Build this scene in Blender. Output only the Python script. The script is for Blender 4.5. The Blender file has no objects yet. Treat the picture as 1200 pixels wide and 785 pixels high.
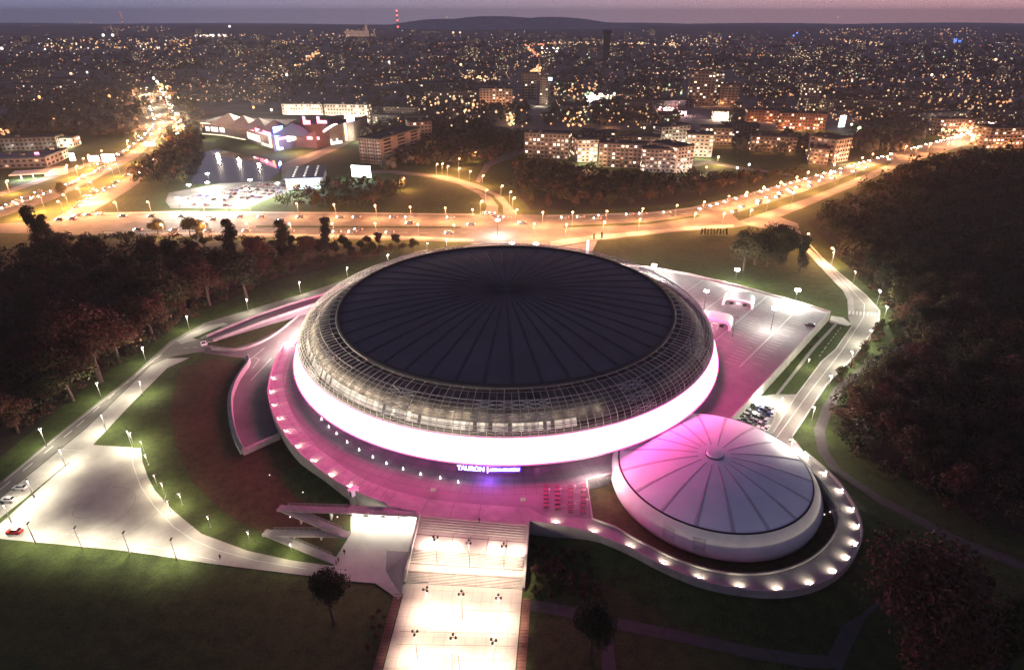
import bpy, bmesh, math, random
from mathutils import Vector, Matrix
R = math.radians
random.seed(11)
rnd = random.random
uni = random.uniform
S = bpy.context.scene
COL = S.collection

# ------------------------------------------------------------------ camera geometry
F, CAMH, HY = 733.1, 129.1, 20.0
PITCH = math.atan((392.5 - HY) / F)
SP, CP = math.sin(PITCH), math.cos(PITCH)


def P(x, y, z=0.0):
    """point of the photograph (1200x785) on the horizontal plane z -> world"""
    v = (y - 392.5) / F
    zc = (CAMH - z) / (SP + v * CP)
    return Vector(((x - 600) / F * zc, zc * (CP - v * SP), z))


def sc(y):
    v = (y - 392.5) / F
    return F / (CAMH / (SP + v * CP))


cd = bpy.data.cameras.new('camera')
cd.sensor_width = 36
cd.sensor_fit = 'HORIZONTAL'
cd.lens = F * 36 / 1200
cd.clip_start = 1
cd.clip_end = 60000
cam = bpy.data.objects.new('camera', cd)
COL.objects.link(cam)
cam.location = (0, 0, CAMH)
cam.rotation_euler = (math.pi / 2 - PITCH, 0, 0)
S.camera = cam

S.view_settings.view_transform = 'Standard'
S.view_settings.look = 'None'
S.view_settings.exposure = 0
S.view_settings.gamma = 1
S.render.engine = 'CYCLES'
cy = S.cycles
cy.max_bounces = 4
cy.diffuse_bounces = 2
cy.glossy_bounces = 2
cy.transmission_bounces = 2
cy.volume_bounces = 0
cy.transparent_max_bounces = 4
cy.sample_clamp_indirect = 3
cy.sample_clamp_direct = 0
cy.use_denoising = True
cy.use_light_tree = True
cy.caustics_reflective = False
cy.caustics_refractive = False
cy.use_adaptive_sampling = True
cy.adaptive_threshold = .02
cy.adaptive_min_samples = 24

# ------------------------------------------------------------------ materials
MATS = {}


def mat(name, col, rough=.85, var=.12, scale=.2, col2=None, metal=0, spec=.3, bump=0):
    if name in MATS:
        return MATS[name]
    m = bpy.data.materials.new(name)
    m.use_nodes = True
    nt = m.node_tree
    b = nt.nodes['Principled BSDF']
    b.inputs['Roughness'].default_value = rough
    b.inputs['Metallic'].default_value = metal
    b.inputs['Specular IOR Level'].default_value = spec
    if var > 0:
        g = nt.nodes.new('ShaderNodeNewGeometry')
        n1 = nt.nodes.new('ShaderNodeTexNoise')
        n1.inputs['Scale'].default_value = scale
        n1.inputs['Detail'].default_value = 6
        n1.inputs['Roughness'].default_value = .65
        nt.links.new(g.outputs['Position'], n1.inputs['Vector'])
        r = nt.nodes.new('ShaderNodeValToRGB')
        c2 = col2 or tuple(c * (1 + var * 1.6) for c in col)
        c1 = tuple(c * (1 - var * 1.6) for c in col) if not col2 else col
        r.color_ramp.elements[0].position = .32
        r.color_ramp.elements[1].position = .68
        r.color_ramp.elements[0].color = (*c1, 1)
        r.color_ramp.elements[1].color = (*c2, 1)
        nt.links.new(n1.outputs['Fac'], r.inputs['Fac'])
        nt.links.new(r.outputs['Color'], b.inputs['Base Color'])
        if bump:
            bp = nt.nodes.new('ShaderNodeBump')
            bp.inputs['Strength'].default_value = bump
            bp.inputs['Distance'].default_value = .3
            nt.links.new(n1.outputs['Fac'], bp.inputs['Height'])
            nt.links.new(bp.outputs['Normal'], b.inputs['Normal'])
    else:
        b.inputs['Base Color'].default_value = (*col, 1)
    if 'grass' in name and var > 0:
        n2 = nt.nodes.new('ShaderNodeTexNoise')
        n2.inputs['Scale'].default_value = .035
        n2.inputs['Detail'].default_value = 4
        n3 = nt.nodes.new('ShaderNodeTexNoise')
        n3.inputs['Scale'].default_value = 1.7
        n3.inputs['Detail'].default_value = 3
        for q in (n2, n3):
            nt.links.new(g.outputs['Position'], q.inputs['Vector'])
        ad = nt.nodes.new('ShaderNodeMath')
        ad.operation = 'MULTIPLY_ADD'
        ad.inputs[1].default_value = .55
        nt.links.new(n2.outputs['Fac'], ad.inputs[0])
        a2 = nt.nodes.new('ShaderNodeMath')
        a2.operation = 'MULTIPLY_ADD'
        a2.inputs[1].default_value = .75
        nt.links.new(n3.outputs['Fac'], a2.inputs[0])
        a2.inputs[2].default_value = -.65
        nt.links.new(a2.outputs[0], ad.inputs[2])
        a3 = nt.nodes.new('ShaderNodeMath')
        a3.operation = 'ADD'
        nt.links.new(n1.outputs['Fac'], a3.inputs[0])
        nt.links.new(ad.outputs[0], a3.inputs[1])
        nt.links.new(a3.outputs[0], r.inputs['Fac'])
    MATS[name] = m
    return m


def emat(name, col, strength, sample=False, base=(.5, .5, .5)):
    if name in MATS:
        return MATS[name]
    m = bpy.data.materials.new(name)
    m.use_nodes = True
    b = m.node_tree.nodes['Principled BSDF']
    b.inputs['Base Color'].default_value = (*base, 1)
    b.inputs['Roughness'].default_value = .4
    b.inputs['Emission Color'].default_value = (*col, 1)
    b.inputs['Emission Strength'].default_value = strength
    if not sample:
        try:
            m.cycles.emission_sampling = 'NONE'
        except Exception:
            pass
    MATS[name] = m
    return m


ASPH = mat('asphalt', (.075, .072, .07), .8, .18, .12)
ASPH2 = mat('asphalt_worn', (.16, .15, .14), .8, .15, .1)
CONC = mat('concrete_paving', (.33, .32, .3), .85, .1, .15)
CONC2 = mat('concrete_wall', (.36, .35, .33), .85, .12, .3)
DECKM = mat('deck_paving', (.19, .18, .185), .8, .1, .12)
DECKP = mat('deck_path_paving', (.29, .265, .27), .8, .14, .25)
PARKM = mat('parking_paving', (.2, .195, .185), .8, .2, .09)
PAINT = mat('road_paint', (.5, .5, .48), .6, .1, 1)
GRASS = mat('grass', (.023, .036, .009), .95, .1, .3, (.055, .077, .019), bump=.3)
GRASSB = mat('glow_tinted_grass', (.036, .027, .011), .95, .1, .35, (.075, .054, .022), bump=.4)  # grass with the arena's pink glow put into its colour
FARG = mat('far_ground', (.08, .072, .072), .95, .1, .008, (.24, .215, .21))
PATHM = mat('path_gravel', (.075, .068, .066), .9, .12, .4)
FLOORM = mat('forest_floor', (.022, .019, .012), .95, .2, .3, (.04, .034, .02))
WHITE = mat('white_paint', (.8, .8, .8), .5, .03, .5)
METAL = mat('galvanised_steel', (.26, .26, .27), .5, .06, 2, metal=.4)
DARKM = mat('dark_metal', (.03, .03, .035), .5, .1, 2)
BARK = mat('bark', (.07, .055, .045), .95, .2, 2)
LEAF = mat('leaves', (.022, .025, .009), .9, .2, .25, (.06, .055, .02))
LEAF2 = mat('reddened_leaves', (.046, .026, .015), .9, .2, .3, (.09, .05, .027))  # brown leaf colour, made redder to carry the arena's red glow
LEAF3 = mat('dark_leaves', (.013, .018, .009), .9, .2, .3, (.032, .035, .015))
BRICK = mat('brick_wall', (.2, .1, .08), .9, .15, .5)
PLAST = mat('plaster_wall', (.4, .35, .31), .9, .1, .1)
PLAST2 = mat('grey_plaster_wall', (.17, .155, .16), .9, .15, .1)
PANEL = mat('panel_wall', (.24, .19, .165), .9, .15, .1)
ROOFM = mat('bitumen_roof', (.05, .05, .055), .9, .2, .1)
ROOFB = mat('blue_metal_roof', (.06, .08, .12), .5, .1, .2)
GLASSD = mat('dark_glass', (.02, .022, .028), .15, 0, 1, spec=.6)
RUBBER = mat('tyre_rubber', (.02, .02, .02), .9, 0)
LIGHTROOF = mat('pale_membrane_roof', (.55, .5, .45), .7, .08, .2)

E_OR = emat('sodium_lamp', (1, .52, .2), 7)
E_OR2 = emat('dim_sodium_lamp', (1, .5, .22), 2.2)
E_WW = emat('warm_white_lamp', (1, .8, .55), 6)
E_WH = emat('white_lamp', (1, .97, .9), 12)
E_GR = emat('greenish_lamp', (.8, 1, .7), 3.5)
E_BL = emat('blue_lamp', (.15, .3, 1), 4)
E_RD = emat('red_lamp', (1, .15, .1), 3.5)
E_PK = emat('pink_neon', (1, .2, .4), 4)
E_WIN = emat('lit_window', (1, .76, .48), 3.2)
E_WIN3 = emat('white_lit_window', (1, .93, .82), 2.0)
E_WIN2 = emat('dim_lit_window', (1, .6, .32), .55)
E_SHOP = emat('lit_shop_glass', (1, .93, .78), 2.2)


# ------------------------------------------------------------------ mesh helpers
class MB:
    def __init__(s):
        s.v, s.f, s.m = [], [], []

    def face(s, pts, m=0):
        i = len(s.v)
        s.v += [tuple(p) for p in pts]
        s.f.append(tuple(range(i, i + len(pts))))
        s.m.append(m)

    def box(s, c, d, rz=0, m=0, taper=1.0, ang=None):
        x, y, z = d[0] / 2, d[1] / 2, d[2] / 2
        co, si = math.cos(rz), math.sin(rz)
        i = len(s.v)
        for zz, t in ((-z, 1.0), (z, taper)):
            for a, b in ((-x, -y), (x, -y), (x, y), (-x, y)):
                a *= t
                b *= t
                s.v.append((c[0] + a * co - b * si, c[1] + a * si + b * co, c[2] + zz))
        for q in ((3, 2, 1, 0), (4, 5, 6, 7), (0, 1, 5, 4), (1, 2, 6, 5), (2, 3, 7, 6), (3, 0, 4, 7)):
            s.f.append(tuple(i + k for k in q))
            s.m.append(m)

    def tube(s, a, b, r0, r1=None, n=6, m=0, cap=True):
        r1 = r0 if r1 is None else r1
        a, b = Vector(a), Vector(b)
        d = (b - a).normalized()
        u = d.orthogonal().normalized()
        w = d.cross(u)
        i = len(s.v)
        for p, r in ((a, r0), (b, r1)):
            for k in range(n):
                t = 2 * math.pi * k / n
                s.v.append(tuple(p + u * math.cos(t) * r + w * math.sin(t) * r))
        for k in range(n):
            k2 = (k + 1) % n
            s.f.append((i + k, i + k2, i + n + k2, i + n + k))
            s.m.append(m)
        if cap:
            s.f.append(tuple(i + n + k for k in range(n)))
            s.m.append(m)
            s.f.append(tuple(i + n - 1 - k for k in range(n)))
            s.m.append(m)

    def ball(s, c, r, m=0, n=6, k=4, sz=1.0):
        i = len(s.v)
        for a in range(k + 1):
            ph = math.pi * a / k
            for b in range(n):
                t = 2 * math.pi * b / n
                s.v.append((c[0] + r * math.sin(ph) * math.cos(t), c[1] + r * math.sin(ph) * math.sin(t), c[2] + r * sz * math.cos(ph)))
        for a in range(k):
            for b in range(n):
                b2 = (b + 1) % n
                s.f.append((i + a * n + b, i + (a + 1) * n + b, i + (a + 1) * n + b2, i + a * n + b2))
                s.m.append(m)

    def lathe(s, prof, n=96, c=(0, 0), a0=0, a1=2 * math.pi, m=0, ky=1.0):
        """prof: list of (r, z)"""
        i = len(s.v)
        full = abs(a1 - a0 - 2 * math.pi) < 1e-6
        cols = n if full else n + 1
        for r, z in prof:
            for k in range(cols):
                t = a0 + (a1 - a0) * k / n
                s.v.append((c[0] + r * math.cos(t), c[1] + r * ky * math.sin(t), z))
        for j in range(len(prof) - 1):
            for k in range(n):
                k2 = (k + 1) % cols
                s.f.append((i + j * cols + k, i + j * cols + k2, i + (j + 1) * cols + k2, i + (j + 1) * cols + k))
                s.m.append(m)

    def prism(s, poly, z0, z1, m=0, mside=None):
        """poly: world xy list; top & sides"""
        n = len(poly)
        area = sum(poly[k][0] * poly[(k + 1) % n][1] - poly[(k + 1) % n][0] * poly[k][1] for k in range(n))
        if area < 0:
            poly = poly[::-1]
        i = len(s.v)
        for p in poly:
            s.v.append((p[0], p[1], z0))
        for p in poly:
            s.v.append((p[0], p[1], z1))
        s.f.append(tuple(i + n + k for k in range(n)))
        s.m.append(m)
        for k in range(n):
            k2 = (k + 1) % n
            s.f.append((i + k, i + k2, i + n + k2, i + n + k))
            s.m.append(m if mside is None else mside)

    def wall(s, pts, w, z0, z1, m=0, closed=False):
        """thick wall along a polyline; z1 may be list"""
        n = len(pts)
        L, Rr = [], []
        for k in range(n):
            p = Vector(pts[k][:2])
            a = Vector(pts[max(k - 1, 0)][:2])
            b = Vector(pts[min(k + 1, n - 1)][:2])
            d = (b - a).normalized()
            nn = Vector((-d.y, d.x)) * w / 2
            L.append(p + nn)
            Rr.append(p - nn)
        i = len(s.v)
        for k in range(n):
            zt = z1[k] if isinstance(z1, (list, tuple)) else z1
            zb = z0[k] if isinstance(z0, (list, tuple)) else z0
            s.v += [(L[k].x, L[k].y, zb), (Rr[k].x, Rr[k].y, zb), (Rr[k].x, Rr[k].y, zt), (L[k].x, L[k].y, zt)]
        for k in range(n - 1):
            a, b = i + 4 * k, i + 4 * k + 4
            for q in ((a + 1, b + 1, b + 2, a + 2), (a + 2, b + 2, b + 3, a + 3), (a + 3, b + 3, b, a)):
                s.f.append(q)
                s.m.append(m)
        s.f.append((i, i + 1, i + 2, i + 3))
        s.m.append(m)
        e = i + 4 * (n - 1)
        s.f.append((e + 3, e + 2, e + 1, e))
        s.m.append(m)

    def ribbon(s, pts, w, z, m=0):
        n = len(pts)
        i = len(s.v)
        for k in range(n):
            p = Vector(pts[k][:2])
            d = (Vector(pts[min(k + 1, n - 1)][:2]) - Vector(pts[max(k - 1, 0)][:2])).normalized()
            nn = Vector((-d.y, d.x)) * w / 2
            s.v += [(*(p - nn), z), (*(p + nn), z)]
        for k in range(n - 1):
            a = i + 2 * k
            s.f.append((a, a + 2, a + 3, a + 1))
            s.m.append(m)

    def build(s, name, mats, parent=None, smooth=False, tri=False):
        me = bpy.data.meshes.new(name)
        me.from_pydata(s.v, [], s.f)
        if not isinstance(mats, (list, tuple)):
            mats = [mats]
        for q in mats:
            me.materials.append(q)
        me.polygons.foreach_set('material_index', s.m)
        if smooth:
            me.polygons.foreach_set('use_smooth', [True] * len(s.f))
        me.update()
        if tri:
            bm = bmesh.new()
            bm.from_mesh(me)
            bmesh.ops.triangulate(bm, faces=[f for f in bm.faces if len(f.verts) > 4])
            bm.to_mesh(me)
            bm.free()
        o = bpy.data.objects.new(name, me)
        COL.objects.link(o)
        if parent is not None:
            o.parent = parent
        return o


def tag(o, label=None, cat=None, group=None, kind=None):
    if label:
        o['label'] = label
    if cat:
        o['category'] = cat
    if group:
        o['group'] = group
    if kind:
        o['kind'] = kind
    return o


def empty(name, loc=(0, 0, 0), rz=0, label=None, cat=None, group=None):
    o = bpy.data.objects.new(name, None)
    COL.objects.link(o)
    o.location = loc
    o.rotation_euler = (0, 0, rz)
    o.empty_display_size = .5
    return tag(o, label, cat, group)


def kids(o):
    return KIDS.get(o, None) or [c for c in o.children]


KIDS = {}


def copy_tree(o, loc=None, rz=None, scale=None, label=None, parent=None):
    c = o.copy()
    COL.objects.link(c)
    if parent is not None:
        c.parent = parent
    if loc is not None:
        c.location = loc
    if rz is not None:
        c.rotation_euler = (0, 0, rz)
    if scale is not None:
        c.scale = scale if isinstance(scale, (tuple, list)) else (scale,) * 3
    if label:
        c['label'] = label
    for ch in list(KIDS[o]) if o in KIDS else []:
        copy_tree(ch, parent=c)
    return c


def freeze(o):
    """remember the children of a prototype so copying stays fast"""
    ch = list(o.children)
    KIDS[o] = ch
    for c in ch:
        freeze(c)
    return o


def sheet(name, px, z, m, label=None, zp=None):
    mb = MB()
    pts = [P(x, y, z if zp is None else zp) for x, y in px]
    mb.prism([(p.x, p.y) for p in pts], z - .02, z, 0)
    o = mb.build(name, m, tri=True)
    tag(o, kind='structure', label=label)
    return o


def ORD(i):
    w = ['first', 'second', 'third', 'fourth', 'fifth', 'sixth', 'seventh', 'eighth', 'ninth', 'tenth', 'eleventh', 'twelfth', 'thirteenth',
         'fourteenth', 'fifteenth', 'sixteenth', 'seventeenth', 'eighteenth', 'nineteenth']
    if i < 19:
        return w[i]
    tens = ['', '', 'twenty', 'thirty', 'forty', 'fifty', 'sixty', 'seventy', 'eighty', 'ninety']
    n = i + 1
    if n >= 100:
        return 'hundred and ' + (ORD(n - 101) if n > 100 else 'zeroth')
    if n % 10 == 0:
        return tens[n // 10][:-1] + 'ieth'
    return tens[n // 10] + '-' + w[n % 10 - 1]


def inpoly(x, y, poly):
    r = False
    n = len(poly)
    for i in range(n):
        x1, y1 = poly[i][0], poly[i][1]
        x2, y2 = poly[(i + 1) % n][0], poly[(i + 1) % n][1]
        if (y1 > y) != (y2 > y) and x < (x2 - x1) * (y - y1) / (y2 - y1) + x1:
            r = not r
    return r


def light(name, kind, loc, power, col, radius=.3, parent=None, spot=None, blend=.6, rot=None):
    ld = bpy.data.lights.new(name, kind)
    ld.energy = power
    ld.color = col
    ld.shadow_soft_size = radius
    if kind == 'SPOT':
        ld.spot_size = R(spot or 120)
        ld.spot_blend = blend
    o = bpy.data.objects.new(name, ld)
    COL.objects.link(o)
    o.location = loc
    if rot:
        o.rotation_euler = rot
    if parent is not None:
        o.parent = parent
    return o

# ------------------------------------------------------------------ world: dusk sky
w = bpy.data.worlds.new('World')
S.world = w
w.use_nodes = True
nt = w.node_tree
bg = nt.nodes['Background']
sky = nt.nodes.new('ShaderNodeTexSky')
sky.sky_type = 'NISHITA'
sky.sun_disc = False
sky.sun_elevation = R(-4)
sky.sun_rotation = R(50)
tc = nt.nodes.new('ShaderNodeTexCoord')
sep = nt.nodes.new('ShaderNodeSeparateXYZ')
nt.links.new(tc.outputs['Generated'], sep.inputs[0])
ramp = nt.nodes.new('ShaderNodeValToRGB')
el = ramp.color_ramp.elements
el[0].position = .2
el[0].color = (.3, .31, .5, 1)
el[1].position = .9
el[1].color = (.98, .5, .52, 1)
e = el.new(.5)
e.color = (.52, .4, .52, 1)
mr = nt.nodes.new('ShaderNodeMapRange')
mr.inputs[1].default_value = -.9
mr.inputs[2].default_value = .9
nt.links.new(sep.outputs['X'], mr.inputs[0])
nt.links.new(mr.outputs[0], ramp.inputs['Fac'])
zen = nt.nodes.new('ShaderNodeMixRGB')
zen.inputs['Color2'].default_value = (.075, .08, .15, 1)
mr2 = nt.nodes.new('ShaderNodeMapRange')
mr2.inputs[1].default_value = .0
mr2.inputs[2].default_value = .3
nt.links.new(sep.outputs['Z'], mr2.inputs[0])
nt.links.new(mr2.outputs[0], zen.inputs['Fac'])
nt.links.new(ramp.outputs['Color'], zen.inputs['Color1'])
add = nt.nodes.new('ShaderNodeMixRGB')
add.blend_type = 'ADD'
add.inputs['Fac'].default_value = .05
nt.links.new(zen.outputs['Color'], add.inputs['Color1'])
nt.links.new(sky.outputs['Color'], add.inputs['Color2'])
nt.links.new(add.outputs['Color'], bg.inputs['Color'])
bg.inputs['Strength'].default_value = 1.0

sun = bpy.data.lights.new('sun', 'SUN')
sun.energy = .01
sun.angle = R(20)
sun.color = (1, .75, .7)
so = bpy.data.objects.new('sun', sun)
COL.objects.link(so)
so.rotation_euler = (R(80), 0, R(140))

# ------------------------------------------------------------------ ground
mb = MB()
mb.face([(-13000, -3000, 0), (13000, -3000, 0), (13000, 13000, 0), (-13000, 13000, 0)])
gr = mb.build('ground', GRASS)
tag(gr, 'wide dark grassland that runs out to the horizon', kind='structure')
# the far town's ground: paler and duller than the park's turf
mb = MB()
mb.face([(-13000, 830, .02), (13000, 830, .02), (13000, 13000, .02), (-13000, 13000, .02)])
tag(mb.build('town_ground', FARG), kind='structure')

BLVD_T = [(0, 262), (60, 259), (110, 250.5), (200, 248), (400, 249), (560, 251), (640, 252), (760, 249), (810, 243), (860, 231), (950, 207), (1010, 190), (1052, 178), (1100, 165), (1160, 150), (1210, 141)]
BLVD_B = [(1210, 156), (1150, 164), (1075, 188), (1050, 197), (1000, 219), (940, 244), (900, 260), (860, 267), (800, 271), (700, 282), (640, 291), (560, 285), (500, 282), (300, 278), (120, 276), (0, 273)]
sheet('boulevard', BLVD_T + BLVD_B, .03, ASPH2)
HW = [(-10, 246), (60, 222), (110, 200), (150, 180), (172, 163), (181, 148), (178, 130), (166, 108), (167, 99), (176, 99), (177, 107), (188, 128), (192, 147), (185, 162), (160, 185), (110, 211), (60, 235), (-10, 258)]
HE = [(40, 270), (90, 241), (140, 213), (170, 195), (195, 172), (207, 158), (201, 136), (186, 112), (180, 99), (188, 99), (197, 112), (212, 140), (216, 155), (206, 171), (181, 201), (151, 223), (112, 246), (80, 270)]
sheet('highway', HW, .06, ASPH2)
sheet('highway', HE, .09, ASPH2)
NR = [(564, 257), (571, 241), (561, 228), (538, 216), (508, 208), (453, 203), (425, 204), (425, 200), (455, 199), (496, 203.5), (528, 207), (561, 216.5), (590, 231), (606, 250), (606, 258)]
sheet('road', NR, .12, ASPH2)
sheet('road_median', [(583, 251), (584, 242), (575, 230), (556, 221), (557, 220), (578, 229), (589, 241), (590, 251)], .15, GRASS)
# grass medians in the boulevard
sheet('road_median', [(866, 259), (950, 231), (1046, 191), (1042, 188.5), (940, 225.5), (858, 251)], .1, GRASS)
sheet('road_median', [(300, 266.5), (540, 267.5), (540, 265.5), (300, 264.5)], .1, GRASS)
sheet('road_median', [(660, 267), (760, 263), (820, 254), (820, 252), (758, 260.5), (660, 264.5)], .1, GRASS)
# pale footpaths along the boulevard
sheet('pavement', [(120, 274), (300, 276), (500, 280), (556, 283), (556, 280.5), (500, 277.5), (300, 273.5), (120, 271.5)], .14, CONC)
sheet('pavement', [(645, 290), (700, 281), (800, 270), (860, 266), (860, 263), (800, 266.5), (700, 275.5), (645, 283)], .14, CONC)
sheet('pavement', [(110, 251.5), (200, 249.4), (400, 250.4), (556, 252.4), (556, 250.7), (400, 248.7), (200, 247.6), (110, 249.5)], .14, CONC)
sheet('pavement', [(640, 254), (760, 251), (812, 245), (862, 233), (950, 209), (950, 207), (860, 231), (811, 243), (760, 249), (640, 252)], .14, CONC)
sheet('forecourt', [(556, 285), (648, 291), (700, 282), (692, 300), (690, 330), (500, 330), (470, 300), (530, 294)], .17, CONC)
# road to the right of the arena
AR_L = [(868, 262), (895, 268), (920, 276), (938, 287), (968, 320), (988, 341), (993, 351), (994, 372), (998, 382), (979, 409), (962, 423), (934, 461), (904, 508), (880, 540)]
AR_R = [(905, 545), (929, 512), (945, 488), (969, 452), (1003, 417), (1031, 378), (1032, 364), (1015, 345), (973, 310), (945, 289), (940, 278), (935, 262), (915, 255)]
sheet('access_road', AR_L + AR_R, .2, mat('pale_asphalt', (.21, .2, .185), .8, .14, .1))
sheet('pavement', [(938, 287), (968, 320), (988, 341), (993, 351), (994, 366), (1001, 366), (1000, 350), (994, 339), (974, 318), (946, 289)], .3, CONC)
sheet('service_apron', [(974, 370), (988, 372), (998, 380), (993, 382), (972, 378)], .26, CONC)
sheet('service_lot', [(849, 512), (862, 487), (889, 465), (905, 462), (934, 462), (905, 508), (894, 524)], .23, CONC)
sheet('pavement', [(984, 377), (955, 409), (912, 463), (908, 463), (950, 409), (980, 377)], .1, CONC)
# road along the left wood
LR_L = [(-12, 574), (0, 565), (78, 500), (155, 440), (199, 400), (240, 378), (295, 362), (369, 340), (420, 322), (470, 300), (500, 292)]
LR_R = [(510, 296), (480, 306), (430, 326), (380, 345), (318, 366), (265, 388), (243, 402), (246, 412), (230, 413), (205, 417), (177, 427), (102, 500), (0, 583), (-12, 593)]
sheet('road', LR_L + LR_R, .03, ASPH2)
sheet('traffic_island', [(206, 399), (240, 383), (262, 378), (268, 380), (250, 387), (236, 397), (212, 403)], .12, CONC)
sheet('grass_strip', [(226, 396), (245, 388), (262, 381), (258, 384), (240, 393), (232, 398)], .17, GRASS)
sheet('pavement', [(-12, 594), (0, 584), (102, 501), (177, 428), (196, 420), (222, 419), (212, 424), (196, 431), (150, 477), (109, 521), (83, 541), (0, 615), (-12, 625)], .15, CONC)
SVC = [(241, 404), (275, 408), (300, 400), (325, 387), (350, 368), (372, 349), (400, 330), (400, 350), (375, 395), (340, 415), (322, 440), (318, 480), (330, 507), (283, 527), (275, 510), (268, 480), (272, 450), (283, 430), (289, 420), (265, 417), (240, 414)]
sheet('service_road', SVC, .06, ASPH2)
sheet('glow_tinted_turf', [(212, 430), (250, 420), (284, 428), (268, 462), (270, 495), (283, 530), (330, 512), (345, 540), (400, 585), (470, 606), (412, 600), (388, 652), (330, 636), (270, 606), (226, 566), (205, 520), (200, 470)], .045, GRASSB)  # turf tinted red-brown to carry the band's pink light
PLZ = [(109, 521), (165, 525), (167, 541), (173, 558), (181, 574), (203, 598), (236, 625), (290, 645), (340, 656), (391, 663), (391, 678), (254, 661), (145, 645), (73, 638), (0, 631), (-12, 630), (-12, 625), (0, 615), (83, 541)]
sheet('lower_plaza', PLZ, .12, CONC)
sheet('grass_strip', [(84, 540), (80, 542), (-12, 624), (-12, 618), (0, 607)], .2, GRASS)
sheet('lower_plaza', [(391, 657), (411, 625), (411, 604), (492, 604), (476, 690), (467, 702), (440, 683), (388, 679), (391, 663)], .15, CONC)
# park paths on the right
def path(px, w, m=PATHM, z=.07):
    mb = MB()
    mb.ribbon([P(x, y) for x, y in px], w, z)
    tag(mb.build('park_path', m), kind='structure')


path([(616, 708), (655, 714), (707, 727), (760, 738), (813, 749), (880, 764), (942, 774), (985, 776)], 3.2)
path([(708, 730), (712, 760), (715, 800)], 3, z=.1)
path([(975, 782), (993, 745), (1004, 722), (1018, 708), (1060, 690)], 3.4, z=.17)
path([(1060, 405), (1030, 420), (1005, 438), (984, 455), (970, 478), (960, 505), (965, 530), (980, 551), (1005, 568), (1032, 586), (1075, 608), (1112, 629), (1140, 640), (1210, 668)], 3.6, z=.1)
path([(1138, 640), (1122, 655), (1108, 676), (1090, 690)], 5, z=.13)

# road markings
mb = MB()


def dashes(px, w, dash, gap, z=.26, solid=False):
    pts = [P(x, y) for x, y in px]
    if solid:
        mb.ribbon(pts, w, z)
        return
    for a, b in zip(pts[:-1], pts[1:]):
        d = b - a
        L = d.length
        t = 0
        while t < L - dash * .5:
            p, q = a + d * (t / L), a + d * (min(t + dash, L) / L)
            mb.ribbon([p, q], w, z)
            t += dash + gap


dashes([(0, 574), (90, 500), (166, 433), (200, 408)], .35, 4, 5, .1)
dashes([(5, 564), (78, 503), (155, 444), (200, 404), (240, 381)], .25, 4, 0, .1, True)
dashes([(215, 408), (245, 406), (275, 411)], .3, 2, 2, .1)
dashes([(290, 424), (310, 408)], .35, 1, 0, .12, True)
dashes([(294, 446), (318, 420)], .35, 1, 0, .12, True)
dashes([(298, 419), (304, 421), (296, 432)], .3, 1, 0, .12, True)
dashes([(951, 290), (996, 338), (1013, 357), (1012, 372), (986, 412), (950, 458), (905, 520)], .3, 1, 0, .24, True)
dashes([(998, 383), (979, 410), (963, 424), (935, 461), (906, 507)], .35, 1, 0, .24, True)
dashes([(941, 279), (973, 312), (1014, 346), (1030, 364), (1029, 379), (1002, 416), (968, 451), (928, 512)], .35, 1, 0, .24, True)
dashes([(897, 466), (909, 480), (907, 494), (899, 507)], .4, 1, 0, .27, True)
dashes([(918, 466), (908, 480)], .3, 1, 0, .27, True)
dashes([(960, 418), (967, 408), (986, 383)], .25, 2, 2, .24)
for k in range(9):
    t = k / 8
    a = P(996 + 34 * t, 365 + 2.5 * t)
    b = P(995 + 34 * t, 369 + 2.5 * t)
    mb.ribbon([a, b], .9, .33)
# plaza lines
dashes([(154, 527), (156, 545), (165, 570), (180, 592), (203, 617), (225, 632), (255, 645), (300, 657), (360, 667)], .25, 1, 0, .16, True)
dashes([(36, 622), (100, 628), (165, 639)], .3, .9, .9, .16)
dashes([(168, 639), (215, 648), (254, 657)], .25, 1, 0, .16, True)
dashes([(73, 527), (98, 529)], .2, 1, 0, .2, True)
for a, b in (((108, 632), (103, 639)), ((168, 639), (160, 646)), ((50, 627), (44, 634)), ((160, 560), (173, 558)), ((192, 605), (203, 598)), ((214, 625), (226, 617))):
    dashes([a, b], .2, 1, 0, .16, True)
# lane lines of the boulevard
dashes([(120, 261), (400, 259), (540, 260)], .4, 6, 8, .1)
dashes([(660, 260), (760, 256.5), (815, 249), (870, 236), (950, 215), (1040, 186)], .4, 6, 8, .1)
dashes([(120, 269), (300, 270), (540, 274)], .4, 6, 8, .1)
dashes([(575, 255), (600, 255)], 1.6, 1.2, 1.2, .2)
tag(mb.build('road_markings', PAINT), kind='structure')
# circle scuffs of tyres on the plaza
mb = MB()
c = P(104, 596)
for r, a0, a1, dx in ((4.0, 2.2, 5.6, 0), (9.5, -1.2, 1.7, 3), (15, -1, .4, 6)):
    mb.ribbon([(c.x + dx + r * math.cos(a0 + (a1 - a0) * k / 24), c.y + r * math.sin(a0 + (a1 - a0) * k / 24)) for k in range(25)], .18, .15)
tag(mb.build('tyre_marks', mat('tyre_mark', (.24, .23, .215), .9, .1, 1)), kind='structure')

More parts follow.
